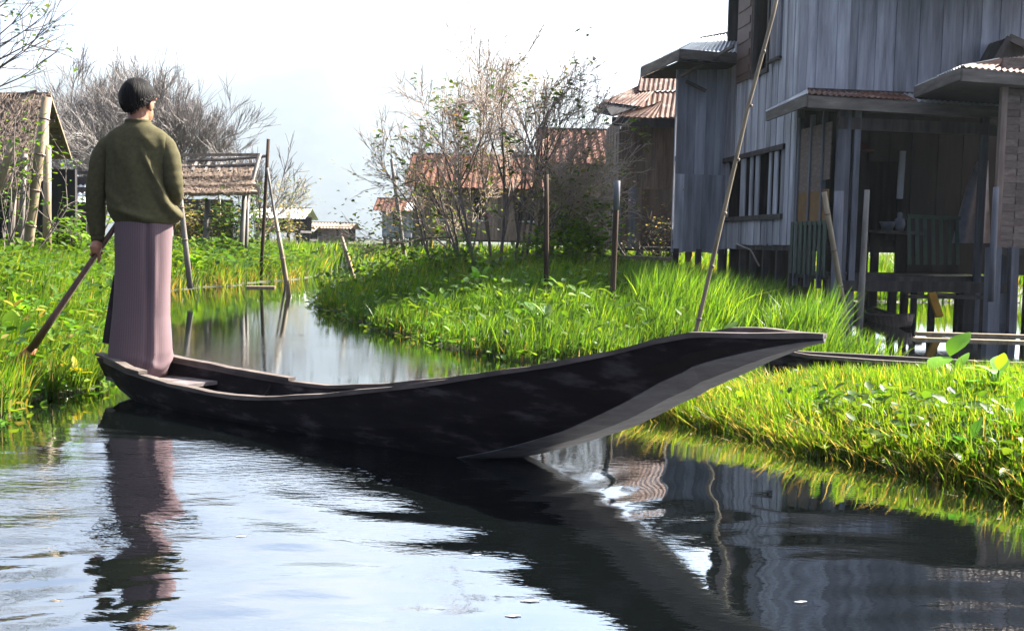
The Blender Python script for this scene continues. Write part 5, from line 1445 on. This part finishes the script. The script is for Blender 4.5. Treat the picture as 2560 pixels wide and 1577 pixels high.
for (x0, y0, x1, y1, Y, w) in ((650, 385, 608, 530, 23.2, .085), (612, 470, 604, 612, 22.9, .10), (620, 480, 616, 612, 23.4, .07), (520, 500, 514, 610, 23.0, .13), (425, 480, 428, 610, 23.0, .09), (548, 490, 552, 610, 24.2, .06)):
    pb, pt_ = at(x1, y1, Y), at(x0, y0, Y)
    MB().tube([pb - UP * .3, pb, pt_], [w * .6, w * .6, w * .5], 8).build('post', M['bamboo_grey'], pv, smooth=True)
MB().box(at(500, 545, 25.2), Vector((.8, 0, 0)), Vector((0, .04, 0)), UP * .45).build('back_panel', M['plank_dark'], pv)
# ------------------------------------------------------------------ other boats, planks, leaves, litter
def canoe(name, label, p, q, w, zg, parent_mat, bow=.25, keel=-.05, group=None):
    p, q = Vector(p), Vector(q); a = (q - p); L = a.length; a.normalize(); n_ = Vector((-a.y, a.x, 0))
    t = thing(name, label, 'boat', (p + q) / 2, group)
    prof_ = [(0, .25, bow, bow - .04), (.08, .6, bow * .55, 0), (.2, .9, .03, keel), (.5, 1, 0, keel), (.8, .9, .03, keel), (.92, .6, bow * .55, 0), (1, .2, bow, bow - .04)]
    for s in (-1, 1):
        rs = []
        for f, wf, dz, kz in prof_:
            c = p + a * L * f; g = w / 2 * wf
            rs.append([c + n_ * s * g + UP * (zg + dz), c + n_ * s * g * .7 + UP * (kz if kz < zg + dz - .03 else zg + dz - .05), c + n_ * s * max(g * .7 - .03, .002) + UP * max(kz + .02, .012), c + n_ * s * max(g - .03, .004) + UP * (zg + dz)])
        MB().rings(rs).build('hull_side', parent_mat, t)
        rs = []
        for f, wf, dz, kz in prof_:
            c = p + a * L * f; g = w / 2 * wf
            rs.append([c + n_ * s * (g + .01) + UP * (zg + dz - .012), c + n_ * s * (g + .01) + UP * (zg + dz + .012), c + n_ * s * max(g - .035, .002) + UP * (zg + dz + .012), c + n_ * s * max(g - .035, .002) + UP * (zg + dz - .012)])
        MB().rings(rs).build('gunwale', M['gunwale'], t)
    rs = []
    for f, wf, dz, kz in prof_:
        c = p + a * L * f; g = w / 2 * wf * .7
        rs.append([c - n_ * g + UP * kz, c + n_ * g + UP * kz, c + n_ * g + UP * (kz + .05), c - n_ * g + UP * (kz + .05)])
    MB().rings(rs).build('bottom', parent_mat, t)
    for f in (.3, .5, .7):
        c = p + a * L * f; g = w / 2 * .95
        MB().box(c + UP * (zg - .03), n_ * g, a * .06, UP * .012).build('thwart', parent_mat, t)
    return t
canoe('moored_canoe', 'dark empty canoe moored behind the grass of the right bank', (1.72, 7.0, 0), (5.0, 6.78, 0), .40, .14, M['hull'], bow=.08)
canoe('small_boat', 'small pale rimmed boat half hidden in shaded grass under the porch', ground(2140, 765, .12) - UP * .12, ground(2275, 788, .16) - UP * .16, .34, .09, M['wood_brown'], bow=.08)
for k, (x0, y0, x1, y1, lab) in enumerate(((2290, 834, 2720, 846, 'pale plank over dark water, the upper of two by the right edge'), (2285, 848, 2720, 862, 'pale plank over dark water, the lower of two by the right edge'))):
    p, q = ground(x0, y0, .14), ground(x1, y1, .14)
    tag(beam('plank', M['bamboo'], None, p, q, .10, .035), lab, 'plank', 'planks by the right edge')
p = ground(652, 718, .01)
tag(MB().box(p, Vector((.24, .05, 0)), Vector((-.02, .11, 0)), UP * .02).build('floating_board', M['bamboo'], None), 'small tan board floating by the far left bank', 'board')
r = random.Random(77)
def leaf_obj(mat, parent, base, tip, w, bend=.15, name='leaf', up=UP, round_=False, tint=(.12, .26, .02)):
    base, tip = Vector(base), Vector(tip); d = tip - base; s = d.cross(up)
    s = s.normalized() if s.length > 1e-5 else Vector((1, 0, 0)); nn = s.cross(d).normalized(); L = d.length
    prof_ = [(0, .06), (.15, .55), (.35, .95), (.55, 1), (.75, .72), (.9, .36), (1, .02)] if not round_ else [(0, .25), (.12, .72), (.35, 1), (.6, 1.02), (.82, .78), (.95, .42), (1, .05)]
    vs, fs = [], []
    for f, k in prof_:
        c = base + d * f + nn * (-bend * L * (f * f) + .0)
        vs += [c - s * w / 2 * k + nn * w * .10 * k, c, c + s * w / 2 * k + nn * w * .10 * k]
    for i in range(len(prof_) - 1):
        for j in range(2): fs.append((i * 3 + j, i * 3 + j + 1, i * 3 + j + 4, i * 3 + j + 3))
    me = bpy.data.meshes.new(name); me.from_pydata([tuple(v) for v in vs], [], fs); me.update()
    me.polygons.foreach_set('use_smooth', [True] * len(fs))
    at_ = me.attributes.new('tint', 'FLOAT_COLOR', 'POINT'); at_.data.foreach_set('color', [c for _ in vs for c in (*tint, 1)])
    me.materials.append(mat)
    return link(bpy.data.objects.new(name, me), parent)
def leafy_plant(label, foot, leaves, name='leafy_plant', group=None, stem=(.10, .2, .02)):
    foot = Vector(foot)
    t = thing(name, label, 'plant', foot, group)
    for (b, tip, w, tint) in leaves:
        b, tip = Vector(b), Vector(tip)
        MB().tube([foot, foot.lerp(b, .6) + UP * .02, b], [.006, .005, .004], 5).build('stem', M['stem'], t)
        leaf_obj(M['leaf'], t, b, tip, w, tint=tint)
    return t
M['stem'] = plain('green_stem', (.10, .19, .025), .5)
LG, DG, YG = (.16, .34, .02), (.06, .14, .02), (.24, .34, .02)
# the tall dock plant right of the picture, then others by pixel-measured places on the banks
Yd = 5.9
leafy_plant('tall light green broad leafed plant standing on the right bank', at(2405, 960, Yd), [
    (at(2375, 890, Yd), at(2418, 822, Yd + .05), .15, LG), (at(2372, 892, Yd), at(2325, 915, Yd - .1), .14, LG), (at(2390, 930, Yd), at(2420, 872, Yd + .1), .06, LG), (at(2400, 950, Yd), at(2440, 930, Yd - .1), .045, LG),
    (at(2388, 960, Yd), at(2330, 940, Yd - .15), .19, LG), (at(2380, 965, Yd), at(2300, 960, Yd - .1), .16, LG), (at(2400, 965, Yd), at(2370, 900, Yd + .1), .07, (.12, .28, .02))])
Yr_ = 4.95
leafy_plant('single round bright green leaf at the straw edge of the right bank', ground(2062, 1130, .02), [(ground(2060, 1122, .05), at(2052, 1088, 4.75), .10, YG)], 'round_leaf')
leafy_plant('yellow green feathery weed on the right bank near the picture edge', at(2500, 1080, 4.7), [
    (at(2500, 1075, 4.7), at(2470, 1032, 4.7), .03, YG), (at(2502, 1070, 4.7), at(2510, 1020, 4.75), .03, YG), (at(2505, 1070, 4.7), at(2545, 1040, 4.7), .03, YG), (at(2503, 1075, 4.7), at(2480, 1050, 4.65), .03, YG), (at(2506, 1076, 4.7), at(2535, 1062, 4.6), .028, YG)])
gl = 'broad leafed clumps growing on the banks'
spots = [('dark shiny leaf clump low on the left bank at the picture edge', 18, 850, 6.4, 8, .22, DG), ('bright green leaf clump left of the paddle shaft', 70, 760, 7.6, 9, .26, LG), ('dark leaf clump high on the left bank below the hut', 30, 690, 8.6, 9, .24, DG),
         ('light green leaf clump beside the sarong', 245, 760, 7.2, 8, .22, LG), ('upright light leaves behind the paddle hand', 150, 640, 10, 8, .3, LG), ('small leaf clump at the water just left of the stern', 120, 950, 5.85, 7, .14, LG),
         ('yellowing leaves at the water edge near the stern', 195, 955, 5.9, 7, .13, (.34, .30, .015)), ('dark leaf clump on the tip of the middle bank', 930, 700, 15, 9, .35, DG), ('bright leaf clump right of the middle bank tip', 1040, 705, 14.2, 9, .34, LG),
         ('broad leaves in the grass left of the dark post', 1200, 685, 12.8, 8, .3, LG), ('pale leaf clump in the shaded grass behind the bow', 1370, 850, 8.6, 7, .20, (.16, .26, .09)), ('dark leaf clump in the shaded grass behind the bow', 1345, 835, 8.9, 8, .22, DG),
         ('leaf clump at the foot of the tall bamboo', 1800, 815, 8.3, 14, .22, (.09, .19, .025)), ('dark round leaf clump at the water on the far right', 2420, 1150, 4.15, 9, .13, DG), ('bright round leaf clump on the right bank edge', 2530, 1120, 4.3, 9, .13, LG),
         ('light leaf clump low on the right bank centre', 1850, 1035, 5.3, 7, .11, LG), ('glossy leaf clump at the right edge above the water', 2545, 1185, 4.0, 8, .12, (.07, .17, .02)),
         ('bright leaf clump on the right bank behind the dock plant', 2490, 985, 5.3, 9, .2, LG), ('dark green leaf clump on the far left channel bank', 600, 680, 20.5, 9, .5, DG), ('light leaf clump on the far left channel bank beside the pale pole', 500, 660, 19.0, 9, .5, LG)]
for lab, px, py, Y, n_, sz_, tint in spots:
    foot = at(px, py, Y); foot.z = float(land_z(np.array([[foot.x, foot.y]]))[0])
    foot.z = max(foot.z, 0)
    lv = []
    for k in range(n_):
        a = r.uniform(0, 6.28); h = sz_ * r.uniform(.4, 1.1); o_ = sz_ * r.uniform(.15, .6)
        b = foot + Vector((math.cos(a) * o_ * .5, math.sin(a) * o_ * .5, h * .7)); tip = foot + Vector((math.cos(a) * o_ * 1.7, math.sin(a) * o_ * 1.7, h * r.uniform(.8, 1.5)))
        tt = tuple(x * r.uniform(.75, 1.25) for x in tint)
        lv.append((b, tip, sz_ * r.uniform(.28, .5), tt))
    leafy_plant(lab, foot, lv, 'leaf_clump', gl)
# litter in the shaded grass behind the bow
p = at(1325, 868, 8.5)
MB2 = MB().tube([p + Vector((0, 0, -.03)), p + Vector((0, .0, .04)), p + Vector((-.01, 0, .09))], [.03, .035, .012], 8)
tag(MB2.build('coconut_husk', plain('brown_husk', (.11, .04, .025)), None, True), 'reddish brown husk lying in the shaded grass behind the boat', 'husk')
p = at(1352, 878, 8.3)
tag(MB().tube([p - Vector((.05, 0, .02)), p + Vector((0, 0, .015)), p + Vector((.06, .02, -.01))], [.02, .045, .02], 8).build('black_bag', plain('black_plastic', (.02, .02, .022), .3), None, True), 'crumpled black scrap beside the husk in shaded grass', 'scrap')
p, q = at(1990, 1062, 4.95), at(2032, 1138, 4.6)
wl_ = thing('fallen_leaf', 'long pale dry leaf hanging over the right bank edge', 'leaf', p)
leaf_obj(M['leaf'], wl_, p, q, .022, .05, tint=(.5, .5, .46))
for k, (px, py, L_, lab) in enumerate(((1300, 1500, .05, 'pale floating leaf in the dark reflection near the bottom centre'), (1262, 1538, .04, 'thin straw floating just below the pale leaf at bottom centre'), (588, 1340, .035, 'small white fleck floating on bright water below the stern'),
        (1178, 1386, .03, 'tiny pale straw on the dark hull reflection'), (746, 836, .05, 'dark speck floating in the bright channel behind the boat'), (1985, 1503, .035, 'small pale fleck on the house reflection, lower right'))):
    q = ground(px, py, .0035); a = .3 + k
    me = MB().add([q, q + Vector((L_ * .5, .005, .001)), q + Vector((L_, .004, .001)), q + Vector((L_ * .5, -.005, .001)), q - UP * .002, q + Vector((L_ * .5, .005, -.001)), q + Vector((L_, .004, -.001)), q + Vector((L_ * .5, -.005, -.001))],
                  [(0, 3, 2, 1), (4, 5, 6, 7), (0, 1, 5, 4), (1, 2, 6, 5), (2, 3, 7, 6), (3, 0, 4, 7)]).build('floating_leaf', M['cloth_white'] if k != 4 else M['bark'], None)
    tag(me, lab, 'leaf', 'bits floating on the water')
# twigs floating and weed stems under the house side
tag(MB().tube([at(1840, 610, 13.0), at(1876, 625, 12.9), at(1898, 665, 12.8)][::-1], [.012, .012, .01], 5).build('bent_cane', M['bamboo_grey'], None, True), 'thin bent grey cane leaning beneath the lower window', 'cane')

# ------------------------------------------------------------------ the air over the lake
if HAZE:
    hz = MB().box((0, 1150, 205), (3900, 0, 0), (0, 1250, 0), (0, 0, 207)).build('haze', None)
    m = bpy.data.materials.new('haze_air'); m.use_nodes = True
    n, l = m.node_tree.nodes, m.node_tree.links; n.clear()
    pv_ = n.new('ShaderNodeVolumePrincipled'); ou = n.new('ShaderNodeOutputMaterial')
    pv_.inputs['Color'].default_value = (.78, .90, 1.0, 1); pv_.inputs['Density'].default_value = HAZE; pv_.inputs['Anisotropy'].default_value = .5
    l.new(pv_.outputs['Volume'], ou.inputs['Volume'])
    hz.data.materials.append(m); tag(hz, kind='stuff')
